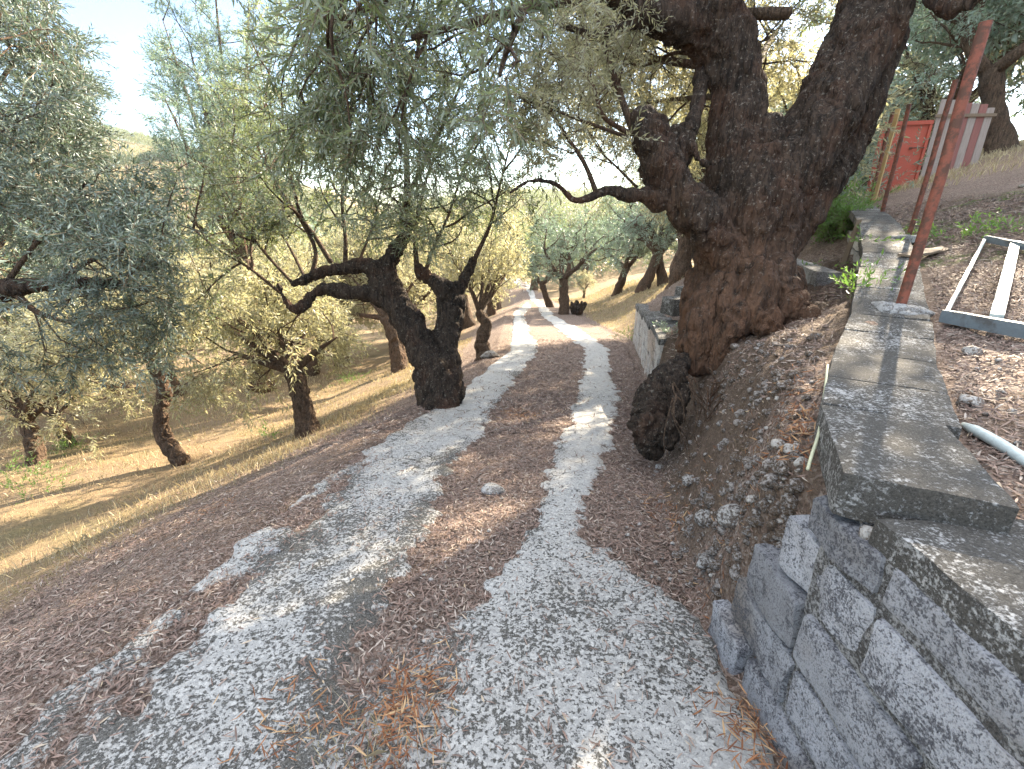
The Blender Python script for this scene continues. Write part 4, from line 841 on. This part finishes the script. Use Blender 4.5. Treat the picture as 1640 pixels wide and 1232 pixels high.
# ------------------------------------------------------------------ the long block wall
def build_wall():
    root = empty('block_wall', (.87, 1, 0)); org = np.array([.87, 1, 0])
    tag(root, 'long grey cement block retaining wall with lichened capping slabs on the right', 'wall')
    # near masonry face parallel to the track
    b = MB(); rg = np.random.default_rng(3)
    ends = [1.50, 1.42, 1.33, 1.23, 1.13]; zs = [-.12, .11, .32, .53, .73]; hs = [.225, .205, .205, .195, .13]
    for k in range(5):
        y = ends[k]; first = True
        while y > -1.2:
            L = (.40 if not first else .28 + .1 * (k % 2)) * rg.uniform(.92, 1.06); h = hs[k] - .017; w = .20
            V, F = rbox((w, L - .02, h), .013, (5, 16, 9), .012 if not first else .022, int(y * 10) + k * 7); V += np.array([.87 + w / 2 + rg.normal(0, .007) - [.010, .003, .012, .0, .006][k], y - L / 2, zs[k] + hs[k] / 2]) - org; b.add(V, F, 0, rg.uniform(.1, .9)); y -= L; first = False
    V, F = rbox((.16, 2.25, .94), .01, (3, 40, 20), .010, 3); V += np.array([.960, -.06, .38]) - org; b.add(V, F, 1)
    # core under the capping as the wall turns uphill
    for i in range(2, len(WL) - 1):
        a, c = WL[i], WL[i + 1]; d = c[:2] - a[:2]; L = np.linalg.norm(d); an = math.atan2(d[1], d[0]); nrm = np.array([d[1], -d[0]]) / L
        zt = min(a[2], c[2]) - .09; n = max(1, int(L / .42)); cs = 4 if i < 6 else 5
        for j in range(n):
            for k in range(cs):
                hh = .2; ll = L / n; m = a[:2] + d * (j + .5 + (.25 if k % 2 else -.25) * (0 < j < n - 1)) / n + nrm * .17
                V, F = rbox((ll - .012, .28, hh - .012), .012, (8, 4, 5), .014, i * 31 + j * 7 + k); V = rotz(V, an) + np.array([m[0], m[1], zt - hh * (k + .5)]) - org; b.add(V, F, 2 if i > 5 else 0, rg.uniform(.2, .9))
    link('masonry', b.mesh('masonry', [M['block'], M['joint'], M['block_warm']]), root)
    # capping slabs
    def slab(a, c, za, zc, w=.36, th=.10, seed=0, gap=.006, inset=.0, amp=.008):
        a, c = np.array(a, float), np.array(c, float); d = c - a; L = np.linalg.norm(d); an = math.atan2(d[1], d[0]); nrm = np.array([d[1], -d[0]]) / L; m = (a + c) / 2 + nrm * (w / 2 - .02 + inset)
        V, F = rbox((L - gap, w, th), .010, (int(max(6, L / .03)), 12, 4), amp, seed); V[:, 2] += (V[:, 0] / L) * (zc - za); V = rotz(V, an) + np.array([m[0], m[1], (za + zc) / 2 - th / 2]) - org
        q = MB(); q.add(V, F, 0, (seed * .37) % 1); return link('capping_slab', q.mesh('capping_slab', [M['cap']]), root)
    slab((.85, .99), (1.09, 1.455), 1.0, 1.0, .33, .13, 1, amp=.007)
    P_ = WL[3:]; 
    pts = [(1.10, 1.465, 1.0), (1.30, 1.745, 1.005), (1.55, 2.08, 1.02), (1.80, 2.39, 1.045), (2.03, 2.68, 1.075), (2.40, 3.19, 1.16), (2.75, 3.67, 1.25), (3.07, 4.11, 1.33), (3.52, 4.80, 1.44), (3.98, 5.5, 1.55), (4.5, 6.35, 1.65), (5.02, 7.2, 1.72), (5.54, 8.05, 1.80), (6.0, 8.9, 1.90)]
    for i in range(len(pts) - 1):
        a, c = pts[i], pts[i + 1]; slab(a[:2], c[:2], a[2], c[2], .37, .10, 10 + i)
    slab((.90, .42), (.90, .925), .925, .925, .40, .15, 50, amp=.012); slab((.885, -.12), (.885, .41), .915, .92, .42, .15, 51); slab((.88, -.65), (.88, -.13), .91, .91, .42, .15, 52)
    # mortar mounds round the post feet
    for (u, v, dep, r) in ((1436, 494, 2.73, .2), (1446, 399, 4.42, .2)):
        c = P(u, v, dep); c = np.array([c[0], c[1], 0]); zt = np.interp(c[1], [q[1] for q in pts], [q[2] for q in pts]); V, F = blob(1, int(u), .25, 22); V = V * np.array([r * .8, r * .75, .07]); V = rotz(V, math.radians(-37)) + np.array([c[0], c[1], zt]) - org
        V[:, 2] += .008 * fbm(V, 60, 2, 4); q = MB(); q.add(V, F, 0); link('mortar_mound', q.mesh('mortar_mound', [M['mortar']]), root)
    return pts
WP = build_wall()

def single(name, mb_or_me, mats, label, cat, group=None, loc=(0, 0, 0)):
    me = mb_or_me.mesh(name, mats) if isinstance(mb_or_me, MB) else mb_or_me
    return tag(link(name, me, None, loc), label, cat, group)
def post(u0, v0, u1, v1, dep, r, label, mat='rust', group='rusty iron posts on the wall'):
    a = P(u0, v0, dep); d1 = ray(u1, v1); t1 = a[1] / d1[1]; c = d1 * t1 + np.array([0, 0, CAMZ]); m = MB()
    pts = np.array([(0, 0, -.08), (0, 0, 0), *[(c - a) * k for k in (.25, .5, .75, 1)]]); pts[1:] += np.array([[.003 * math.sin(i * 2.1 + u0), .003 * math.cos(i * 1.7), 0] for i in range(5)])
    V, F = tube(pts, [r] * 6, 12, cap=False); m.add(V, F, 0); V2, F2 = tube(pts[::-1], [r * .8] * 6, 12, cap=False); m.add(V2, F2, 0)
    i = np.arange(12); j = (i + 1) % 12; top = MB()
    return single('iron_post', m, [M[mat]], label, 'post', group, tuple(a))
post(1443, 492, 1580, 35, 2.75, .027, 'tallest rusty iron post, nearest the camera, set in a cement mound on the wall')
post(1450, 397, 1531, 128, 4.46, .021, 'second nearest rusty iron post on the wall, shorter and thinner than the tallest')
post(1410, 352, 1457, 167, 6.3, .025, 'thin brown iron post before the red door panel, third along the wall')
post(1393, 324, 1430, 180, 8.1, .028, 'dark iron post farthest along the wall, beside the yellow wooden stake')
def stake():
    a = P(1399, 322, 8.1); c = P(1437, 180, 7.65); V, F = rbox((.07, .045, float(np.linalg.norm(c - a)) + .1), .004, (2, 2, 14), .006, 3); m = MB(); m.add(V, F)
    o = single('wooden_stake', m, [M['yellowwood']], 'yellowish wooden stake next to the farthest iron post', 'stake', None, tuple((a + c) / 2)); o.rotation_mode = 'QUATERNION'; o.rotation_quaternion = Vector(c - a).to_track_quat('Z', 'Y')
stake()
def panel():
    c = np.array([7.68, 10.05, H(7.68, 10.05)]); root = empty('door_panel', tuple(c), R(-14)); tag(root, 'red painted metal door panel standing at the end of the wall', 'door')
    m = MB(); V, F = rbox((.84, .03, 1.36), .006, (6, 2, 8), .004, 2); m.add(V + [0, 0, .66], F)
    link('sheet', m.mesh('sheet', [M['red']]), root)
    for nm, z in (('rail', 1.30), ('rail', .12)):
        q = MB(); V, F = rbox((.84, .03, .07), .004, (6, 2, 2)); q.add(V + [0, -.033, z], F); link(nm, q.mesh(nm, [M['red']]), root)
    for x in (-.39, .39):
        q = MB(); V, F = rbox((.05, .03, 1.09), .004, (2, 2, 6)); q.add(V + [x, -.033, .71], F); link('stile', q.mesh('stile', [M['red']]), root)
    q = MB(); V, F = tube([(.16, -.05, .86), (.16, -.075, .86), (.36, -.075, .86), (.36, -.05, .86)], [.012] * 4, 8); q.add(V, F); V, F = rbox((.05, .012, .05), .003, (2, 2, 2)); q.add(V + [.16, -.022, .86], F)
    link('latch', q.mesh('latch', [M['rust']]), root)
panel()
def planks():
    a, c = np.array([8.75, 10.7, H(8.75, 10.7)]), np.array([9.8, 10.6, H(9.8, 10.6)]); root = empty('plank_fence', tuple(a)); tag(root, 'weathered grey and faded red vertical plank fence behind the iron posts', 'fence')
    d = c - a; L = np.linalg.norm(d[:2]); an = math.atan2(d[1], d[0]); root.rotation_euler.z = an; n = 7; w = L / n; rg = np.random.default_rng(4); root.location.z = min(a[2], c[2]) - .05
    for i in range(n):
        h = 1.5 + rg.uniform(-.05, .05) - .02 * i; q = MB(); V, F = rbox((w - .006, .025, h), .004, (2, 2, 12), .006, i); V[:, 0] += V[:, 2] * rg.normal(0, .006); q.add(V + [w * (i + .5), 0, h / 2], F)
        link('plank', q.mesh('plank', [M['redwood'] if i in (3, 5) else M['greywood']]), root)
    for z in (.35, 1.18):
        q = MB(); V, F = rbox((L, .03, .07), .004, (8, 2, 2), .004); q.add(V + [L / 2, .03, z], F); link('rail', q.mesh('rail', [M['brownwood']]), root)
    q = MB(); V, F = rbox((L + .1, .03, .06), .004, (8, 2, 2), .004); q.add(V + [L / 2, -.03, 1.24], F); link('rail', q.mesh('rail', [M['brownwood']]), root)
planks()
def frame():
    g = lambda u, v: G(u, v) + np.array([0, 0, .05]); a, b_, c, d = g(1510, 520), g(1588, 530), g(1574, 394), g(1622, 400); e = a + (g(1640, 548) - a) * 1.5; f = c + (g(1640, 408) - c) * 1.5
    root = empty('metal_frame', tuple((a + c) / 2)); o = np.array(root.location); tag(root, 'discarded metal frame of pale bars and a blue-grey crossbeam lying on the leaf litter', 'frame')
    def bar(nm, p, q, w, h, mat):
        p, q = np.array(p), np.array(q); L = float(np.linalg.norm(q - p)); V, F = rbox((w, h, L), .005, (2, 2, 20), .002); m = MB(); m.add(V, F); k = link(nm, m.mesh(nm, [M[mat]]), root, tuple((p + q) / 2 - o)); k.rotation_mode = 'QUATERNION'; k.rotation_quaternion = Vector(q - p).to_track_quat('Z', 'Y')
    bar('side_bar', a + [0, 0, .02], c, .022, .02, 'palebar'); bar('side_bar', b_ + [0, 0, .02], d, .055, .035, 'palebar'); bar('crossbeam', a - [.03, .02, 0], e, .05, .07, 'greyalu'); bar('crossbeam', c, f, .04, .05, 'greyalu')
frame()
def pipe():
    a, c = G(1540, 688), G(1655, 760); c = a + (c - a) * 1.4; m = MB(); pts = [a + (c - a) * k + [0, 0, .012 + .006 * math.sin(k * 5)] for k in np.linspace(0, 1, 9)]
    V, F = tube(pts, np.interp(np.linspace(0, 1, 9), [0, .1, 1], [.010, .018, .02]), 10); m.add(V - a, F); single('pipe', m, [M['palebar']], 'pale grey-green pipe half buried in leaves beside the near capping', 'pipe', None, tuple(a))
pipe()
def board():
    a = P(1432, 424, 3.75); c = P(1530, 409, 3.95); V, F = rbox((float(np.linalg.norm(c - a)), .12, .02), .004, (16, 4, 2), .01, 3); V[:, 1] *= 1 - .5 * np.abs(V[:, [0]][:, 0]); m = MB(); m.add(V, F)
    zt = np.interp((a[1] + c[1]) / 2, [q[1] for q in WP], [q[2] for q in WP]); mid = (a + c) / 2
    o = single('wooden_board', m, [M['brownwood']], 'short weathered brown board lying across the wall top between two iron posts', 'board', None, (mid[0], mid[1], zt + .035)); o.rotation_euler = (R(4), R(-3), math.atan2((c - a)[1], (c - a)[0]) + .15)
board()
def leaning():
    a = P(1343, 440, 5.2); c = P(1377, 353, 5.25); V, F = rbox((.05, .03, float(np.linalg.norm(c - a))), .004, (2, 2, 10), .004); m = MB(); m.add(V, F)
    o = single('wooden_batten', m, [M['brownwood']], 'dark narrow batten leaning against the side of the block wall', 'batten', None, tuple((a + c) / 2)); o.rotation_mode = 'QUATERNION'; o.rotation_quaternion = Vector(c - a).to_track_quat('Z', 'Y')
leaning()
def kerb():
    a, c = G(1272, 437), G(1342, 440); L = float(np.linalg.norm((c - a)[:2])) + .5; V, F = rbox((L, .22, .16), .012, (16, 6, 4), .012, 2); m = MB(); m.add(V, F)
    o = single('cement_kerb', m, [M['mortar']], 'low cement kerb between the great trunk and the block wall', 'kerb', None, tuple((a + c) / 2 + np.array([-.1, .1, .04]))); o.rotation_euler.z = math.atan2((c - a)[1], (c - a)[0])
kerb()
def cable():
    pts = [P(1330, 585, 1.98), P(1325, 640, 1.66), P(1318, 690, 1.52), P(1306, 730, 1.42), P(1300, 752, 1.38)]; c = smooth_path([list(p) + [.004] for p in pts], 8); m = MB(); V, F = tube(c[:, :3] - pts[0] - [.012, 0, 0], c[:, 3] * 1.3, 6); m.add(V, F)
    single('cable', m, [M['cable']], 'pale cord hanging down the edge of the near capping slab', 'cord', None, tuple(pts[0]))
cable()
# short wall beyond the great tree
def short_wall():
    a, c = np.array([1.78, 5.35]), np.array([2.72, 10.0]); d = c - a; L = np.linalg.norm(d); an = math.atan2(d[1], d[0]); nrm = np.array([d[1], -d[0]]) / L; root = empty('block_wall', (a[0], a[1], -.4)); org = np.array([a[0], a[1], -.4]); tag(root, 'short pale block wall with stepped top beyond the great olive, facing the track', 'wall')
    b = MB(); n = 12
    for j in range(n):
        f = (j + .5) / n; p = a + d * f + nrm * .13; zt = .27 + (-.17 - .27) * f; zt += .05 * (j % 4 == 2)
        for k in range(5):
            V, F = rbox((L / n - .012, .24, .192), .012, (8, 4, 4), .014, j * 5 + k); V[:, 0] += (k % 2) * .1; V = rotz(V, an) + np.array([p[0], p[1], zt - .08 - .2 * (k + .5)]) - org; b.add(V, F)
    link('masonry', b.mesh('masonry', [M['block_warm']]), root)
    for j in range(7):
        f0, f1 = j / 7, (j + 1) / 7; p = a + d * (f0 + f1) / 2 + nrm * .19; z = .27 - .44 * (f0 + f1) / 2 + (.03 if j % 2 else 0); V, F = rbox((L / 7 - .01, .40, .08), .012, (12, 8, 3), .012, j + 70); q = MB(); q.add(rotz(V, an) + np.array([p[0], p[1], z - .04]) - org, F); link('capping_slab', q.mesh('capping_slab', [M['cap']]), root)
short_wall()
def loose_block(u, v, dep, dim, rz, label, mat='cap', seed=1):
    V, F = rbox(dim, .012, (8, 8, 6), .014, seed); m = MB(); m.add(rotz(V, rz), F); return single('cement_block', m, [M[mat]], label, 'block', None, tuple(P(u, v, dep)))
loose_block(1085, 490, 6.6, (.36, .3, .24), .3, 'loose dark cement block on the short wall left of the great trunk')
loose_block(1101, 470, 7.2, (.3, .3, .2), .1, 'second loose cement block, half hidden right behind the great trunk', seed=4)
def stone(u, v, r, label, mat='stone', flat=(1, 1, .7), seed=0, sink=.25, pos=None):
    p = G(u, v) if pos is None else np.array(pos); V, F = blob(r, seed + int(u), .3, 14, flat); m = MB(); m.add(V, F); return single('stone', m, [M[mat]], label, 'stone', None, (p[0], p[1], p[2] + r * flat[2] * (1 - 2 * sink) * .5))
stone(1426, 850, .03, 'yellowish pebble resting in the gap between the two nearest capping slabs', pos=(.905, .945, .85), flat=(1.1, .8, .6), sink=0)
stone(1550, 648, .045, 'pale flat stone in the litter right of the wall near the pipe')
stone(1556, 566, .04, 'small pale stone in the litter below the blue-grey crossbeam')
stone(1640, 300, .05, 'grey stone near the right edge of the upper terrace')
stone(1175, 840, .075, 'largest crusted stone sticking out of the earth bank', 'darkstone', (1.1, .9, .8))
stone(1128, 838, .055, 'crusted stone in the bank left of the largest one', 'darkstone', (1, .9, .9))
stone(1135, 905, .06, 'grey stone low in the bank above the concrete edge', 'darkstone', (1.2, .9, .7))
stone(1105, 775, .05, 'small angular grey stone higher in the earth bank', 'darkstone')
stone(1056, 750, .035, 'pale pebble at the foot of the black root stump')
stone(1245, 722, .03, 'ochre flat stone in the red litter under the wall')
stone(1268, 726, .035, 'small ochre stone beside the flat one under the wall')
stone(1282, 750, .03, 'white pebble below the ochre stones in the bank')
stone(1205, 805, .028, 'tan pebble just above the largest crusted stone')
stone(788, 785, .075, 'flat pale stone lying in the leafy middle strip of the track', 'mortar', (1.2, .9, .35))
stone(435, 885, .05, 'pale flat stone at the left edge of the track', 'mortar', (1.3, .7, .4))
stone(785, 572, .16, 'grey boulder at the foot of the olive by the bend', 'darkstone', (1.3, 1, .6))
def gravel():
    rg = np.random.default_rng(14); m = MB()
    spots = [(rg.uniform(1000, 1300), rg.uniform(640, 960)) for _ in range(130)] + [(rg.uniform(1500, 1640), rg.uniform(540, 760)) for _ in range(14)] + [(rg.uniform(300, 800), rg.uniform(850, 1200)) for _ in range(60)]
    for i, (u, v) in enumerate(spots):
        p = G(u, v); s, par = wall_side(np.array([p[0]]), np.array([p[1]]))
        if -.03 < s[0] < .42: continue
        V, F = blob(rg.uniform(.004, .016) , i, .35, 7, (1, rg.uniform(.6, 1), .7)); m.add(V + p + [0, 0, .004], F)
    me = m.mesh('gravel', [M['stone']]); tag(link('gravel', me), 'small pale stones and crumbs scattered in the bank and on the track', None, None, 'stuff')
gravel()
def clods():
    rg = np.random.default_rng(15); m = MB()
    for i in range(620):
        u, v = rg.uniform(1010, 1340), rg.uniform(540, 960); p = G(u, v); s, par = wall_side(np.array([p[0]]), np.array([p[1]])); k = np.interp(p[1], TOE_Y, TOE_X)
        if s[0] > -.05 or p[0] < k - .05 or p[1] > 5: continue
        V, F = blob(rg.uniform(.008, .034) * (1.5 if rg.uniform() < .06 else 1), i, .5, 7, (1, rg.uniform(.6, 1), rg.uniform(.5, .9))); m.add(V + p, F)
    tag(link('soil_clods', m.mesh('soil_clods', [M['clod']])), 'brown clods of crumbled earth on the bank', None, None, 'stuff')
clods()
# black root stump with loose roots at the foot of the bank
def stump():
    c = G(1062, 700); root = empty('root_stump', tuple(c)); tag(root, 'black gnarled root stump bulging out of the bank below the great olive', 'stump'); b = MB(); rg = np.random.default_rng(6)
    def T(pts, n=6): 
        q = smooth_path(pts, n); V, F = tube(q[:, :3] - c, q[:, 3], 10, rough=.35, seed=len(pts)); b.add(V, F)
    T([px(1042, 722, 3.55, .05), px(1038, 690, 3.5, .095), px(1046, 655, 3.55, .10), px(1062, 625, 3.65, .085), px(1085, 600, 3.78, .06)])
    T([px(1065, 710, 3.45, .04), px(1068, 680, 3.47, .075), px(1078, 650, 3.57, .07), px(1092, 625, 3.68, .04)]); T([px(1030, 650, 3.6, .05), px(1048, 625, 3.65, .09), px(1076, 600, 3.8, .06), px(1095, 575, 3.9, .03)])
    link('stump_body', remeshed(b, .014, 'stump_body', [M['bark']], bark_disp(1.0, 2.2)), root)
    for i in range(16):
        u, v = rg.uniform(1060, 1150), rg.uniform(590, 640); d0 = rg.uniform(3.2, 3.4); q = [px(u, v, d0, .008)]
        for k in range(4): u += rg.uniform(-10, 16); v += rg.uniform(14, 30); q.append(px(u, v, d0 - .02 * k - .03, .006 - .001 * k))
        q = [[*(np.array(r[:3])), r[3]] for r in q]
        for r in q: r[2] = max(r[2], H(r[0], r[1]) + .005) if H(r[0], r[1]) - r[2] < .3 else r[2]
        s = smooth_path(q, 5); mm = MB(); V, F = tube(s[:, :3] - c, s[:, 3], 5); mm.add(V, F); link('root', mm.mesh('root', [M['bark2']]), root)
stump()
def small_stump():
    p = G(925, 503); m = MB(); b = MB()
    for k in range(4):
        a = k * 1.7; V, F = tube([(0, 0, -.2), (.12 * math.cos(a), .12 * math.sin(a), .15), (.3 * math.cos(a), .2 * math.sin(a), .42 + .05 * k)], [.16, .12, .05], 9, rough=.5, seed=k); b.add(V, F)
    me = remeshed(b, .03, 'tree_stump', [M['bark']], bark_disp(1.2, 1.2)); single('tree_stump', me, None, 'broken black stump beside the far part of the track', 'stump', None, tuple(p))
small_stump()

# ------------------------------------------------------------------ weeds, grass, shrubs
def weed(u, v, n, s, label, mat='leaf_weed', name='weed_plant', h=.1, pos=None, cat='weed'):
    rg = np.random.default_rng(int(u * 7 + v)); p = G(u, v) if pos is None else np.array(pos); q = rg.normal(0, 1, (n, 3)) * np.array([s, s, 0]); q[:, 2] = np.abs(rg.normal(0, h, n)); d = np.stack([q[:, 0] * 3, q[:, 1] * 3, np.full(n, s * 2.5)], -1) + rg.normal(0, s, (n, 3))
    me = sprays(name, q, d, rg, 'mid', [M[mat], M['twig']], (.45, .9)); return (tag(link(name, me, None, tuple(p)), label, cat) if n < 20 else tag(link('weeds', me, None, tuple(p)), label, None, None, 'stuff'))
weed(430, 705, 14, .06, 'bright green broad leafed weed on the sunlit slope edge'); weed(110, 722, 40, .14, 'green weed at the foot of the thin leaning olive', h=.12)
weed(45, 790, 70, .3, 'low green weed clump at the left edge of the photo', h=.12); weed(8, 770, 30, .15, 'dark green weed cut by the left edge of the photo', h=.2)
weed(565, 612, 50, .25, 'patch of green weeds behind the sunny trunk', h=.05); weed(1240, 508, 18, .05, 'greyish feathery plant at the foot of the great olive', 'leaf_blue', h=.05)
weed(1372, 490, 26, .06, 'green fern like tuft against the side of the block wall', h=.12); weed(1290, 452, 30, .12, 'low green weeds behind the kerb by the great trunk', h=.04)
weed(1527, 384, 22, .12, 'bright green moss like weed on the terrace behind the board', h=.02); weed(1612, 375, 26, .14, 'bright green weed patch above the metal frame', h=.03)
weed(1392, 402, 5, .03, 'little green weed growing in the joint of the wall top', h=.005, pos=(3.35, 4.5, 1.4)); weed(1050, 575, 14, .025, 'grey green tuft on the near end of the short wall', 'leaf_blue', h=.015, pos=(1.9, 5.35, .3))
weed(1005, 545, 40, .12, 'grass green tuft at the far foot of the short wall', h=.1)
def shrub(u, v, s, n, label, lod='mid', mat='leaf_weed', pos=None):
    rg = np.random.default_rng(int(u)); p = G(u, v) if pos is None else np.array([pos[0], pos[1], H(*pos)]); root = empty('shrub', tuple(p)); tag(root, label, 'shrub'); b = MB(); ends = []
    for k in range(7):
        a = rg.uniform(0, 6.28); g = grow(rg, (0, 0, -.05), (math.cos(a) * .5, math.sin(a) * .5, 1), s * 1.3, 6, .3); V, F = tube(g, np.linspace(.02, .006, 7) * s, 5); b.add(V, F); ends += list(g[2:])
    ends = np.array(ends); i = rg.integers(0, len(ends), n); pos = ends[i] + rg.normal(0, s * .22, (n, 3)); pos[:, 2] = np.maximum(pos[:, 2], .05); link('stem', b.mesh('stem', [M['bark2']]), root)
    link('foliage', sprays('foliage', pos, rg.normal(0, 1, (n, 3)) + [0, 0, .5], rg, lod, [M[mat], M['twig']], (.8, 1.3)), root)
shrub(1325, 388, .5, 420, 'leafy green shrub with a dark stem between the great trunk and the wall'); shrub(1380, 300, .55, 420, 'bright yellow green bush beyond the far end of the block wall', pos=(7.75, 11.2))
shrub(1340, 330, 1.3, 900, 'blue green bush left of the far end of the block wall', mat='leaf_blue', pos=(6.3, 10.2))
def dry_grass():
    rg = np.random.default_rng(12); n = 130000; x = rg.uniform(-11, -1.2, n); y = rg.uniform(1.2, 14, n); u = lin(y, EL_Y, EL_X) - x; p = np.stack([x, y], -1)
    k = rg.uniform(0, 1, n) < (ss(.8, 1.5, u + .4 * fbm(p, 1, 3, 3)) * (.22 + .8 * np.exp(-((u - 1.9) / .55) ** 2) * (y > 2.2)) * np.clip(.6 + 1.2 * fbm(p, 1.6, 3, 111), .1, 1)); x, y = x[k], y[k]
    x = np.concatenate([x, rg.normal(-.45, .14, 130), rg.uniform(7, 13, 2600), rg.normal(7.5, .6, 500), rg.uniform(2.8, 15, 26000)]); y = np.concatenate([y, rg.normal(.98, .07, 130), rg.uniform(8, 14, 2600), rg.normal(9.6, .3, 500), rg.uniform(11, 34, 26000)])
    z = height(x, y); n = len(x); h = rg.uniform(.02, .095, n) * np.where(x > 6.3, 1.6, 1); a = rg.uniform(0, 6.28, n); w = .0009 + .0006 * y; l = rg.normal(0, .4, (n, 2)) * h[:, None]
    B = np.stack([x, y, z], -1); t = np.stack([np.cos(a) * w, np.sin(a) * w, 0 * a], -1); m_ = B + np.stack([l[:, 0] * .35, l[:, 1] * .35, h * .6], -1); e = B + np.stack([l[:, 0], l[:, 1], h], -1)
    V = np.stack([B - t, B + t, m_ + t * .8, e, m_ - t * .8], 1).reshape(-1, 3); F = np.arange(n)[:, None] * 5 + np.array([[0, 1, 2, 3, 4]])
    tag(link('dry_grass', mesh('dry_grass', V, [F], [M['straw']], None, {'rnd': np.repeat(rg.uniform(0, 1, n), 5)}, False)), 'dry straw coloured grass on the slopes', None, None, 'stuff')
dry_grass()

# ------------------------------------------------------------------ air
def haze():
    V, F = rbox((420, 400, 60), .01, (1, 1, 1)); me = mesh('haze', V + np.array([-20, 150, 12]), F, []); m = bpy.data.materials.new('haze'); m.use_nodes = True; t = m.node_tree; t.nodes.remove(t.nodes['Principled BSDF'])
    v = t.nodes.new('ShaderNodeVolumePrincipled'); v.inputs['Density'].default_value = .0004; v.inputs['Color'].default_value = (.95, .96, 1, 1); v.inputs['Anisotropy'].default_value = .5
    t.links.new(v.outputs[0], t.nodes['Material Output'].inputs['Volume']); me.materials.append(m); tag(link('haze', me), kind='stuff')
HAZE = True
if HAZE: haze()
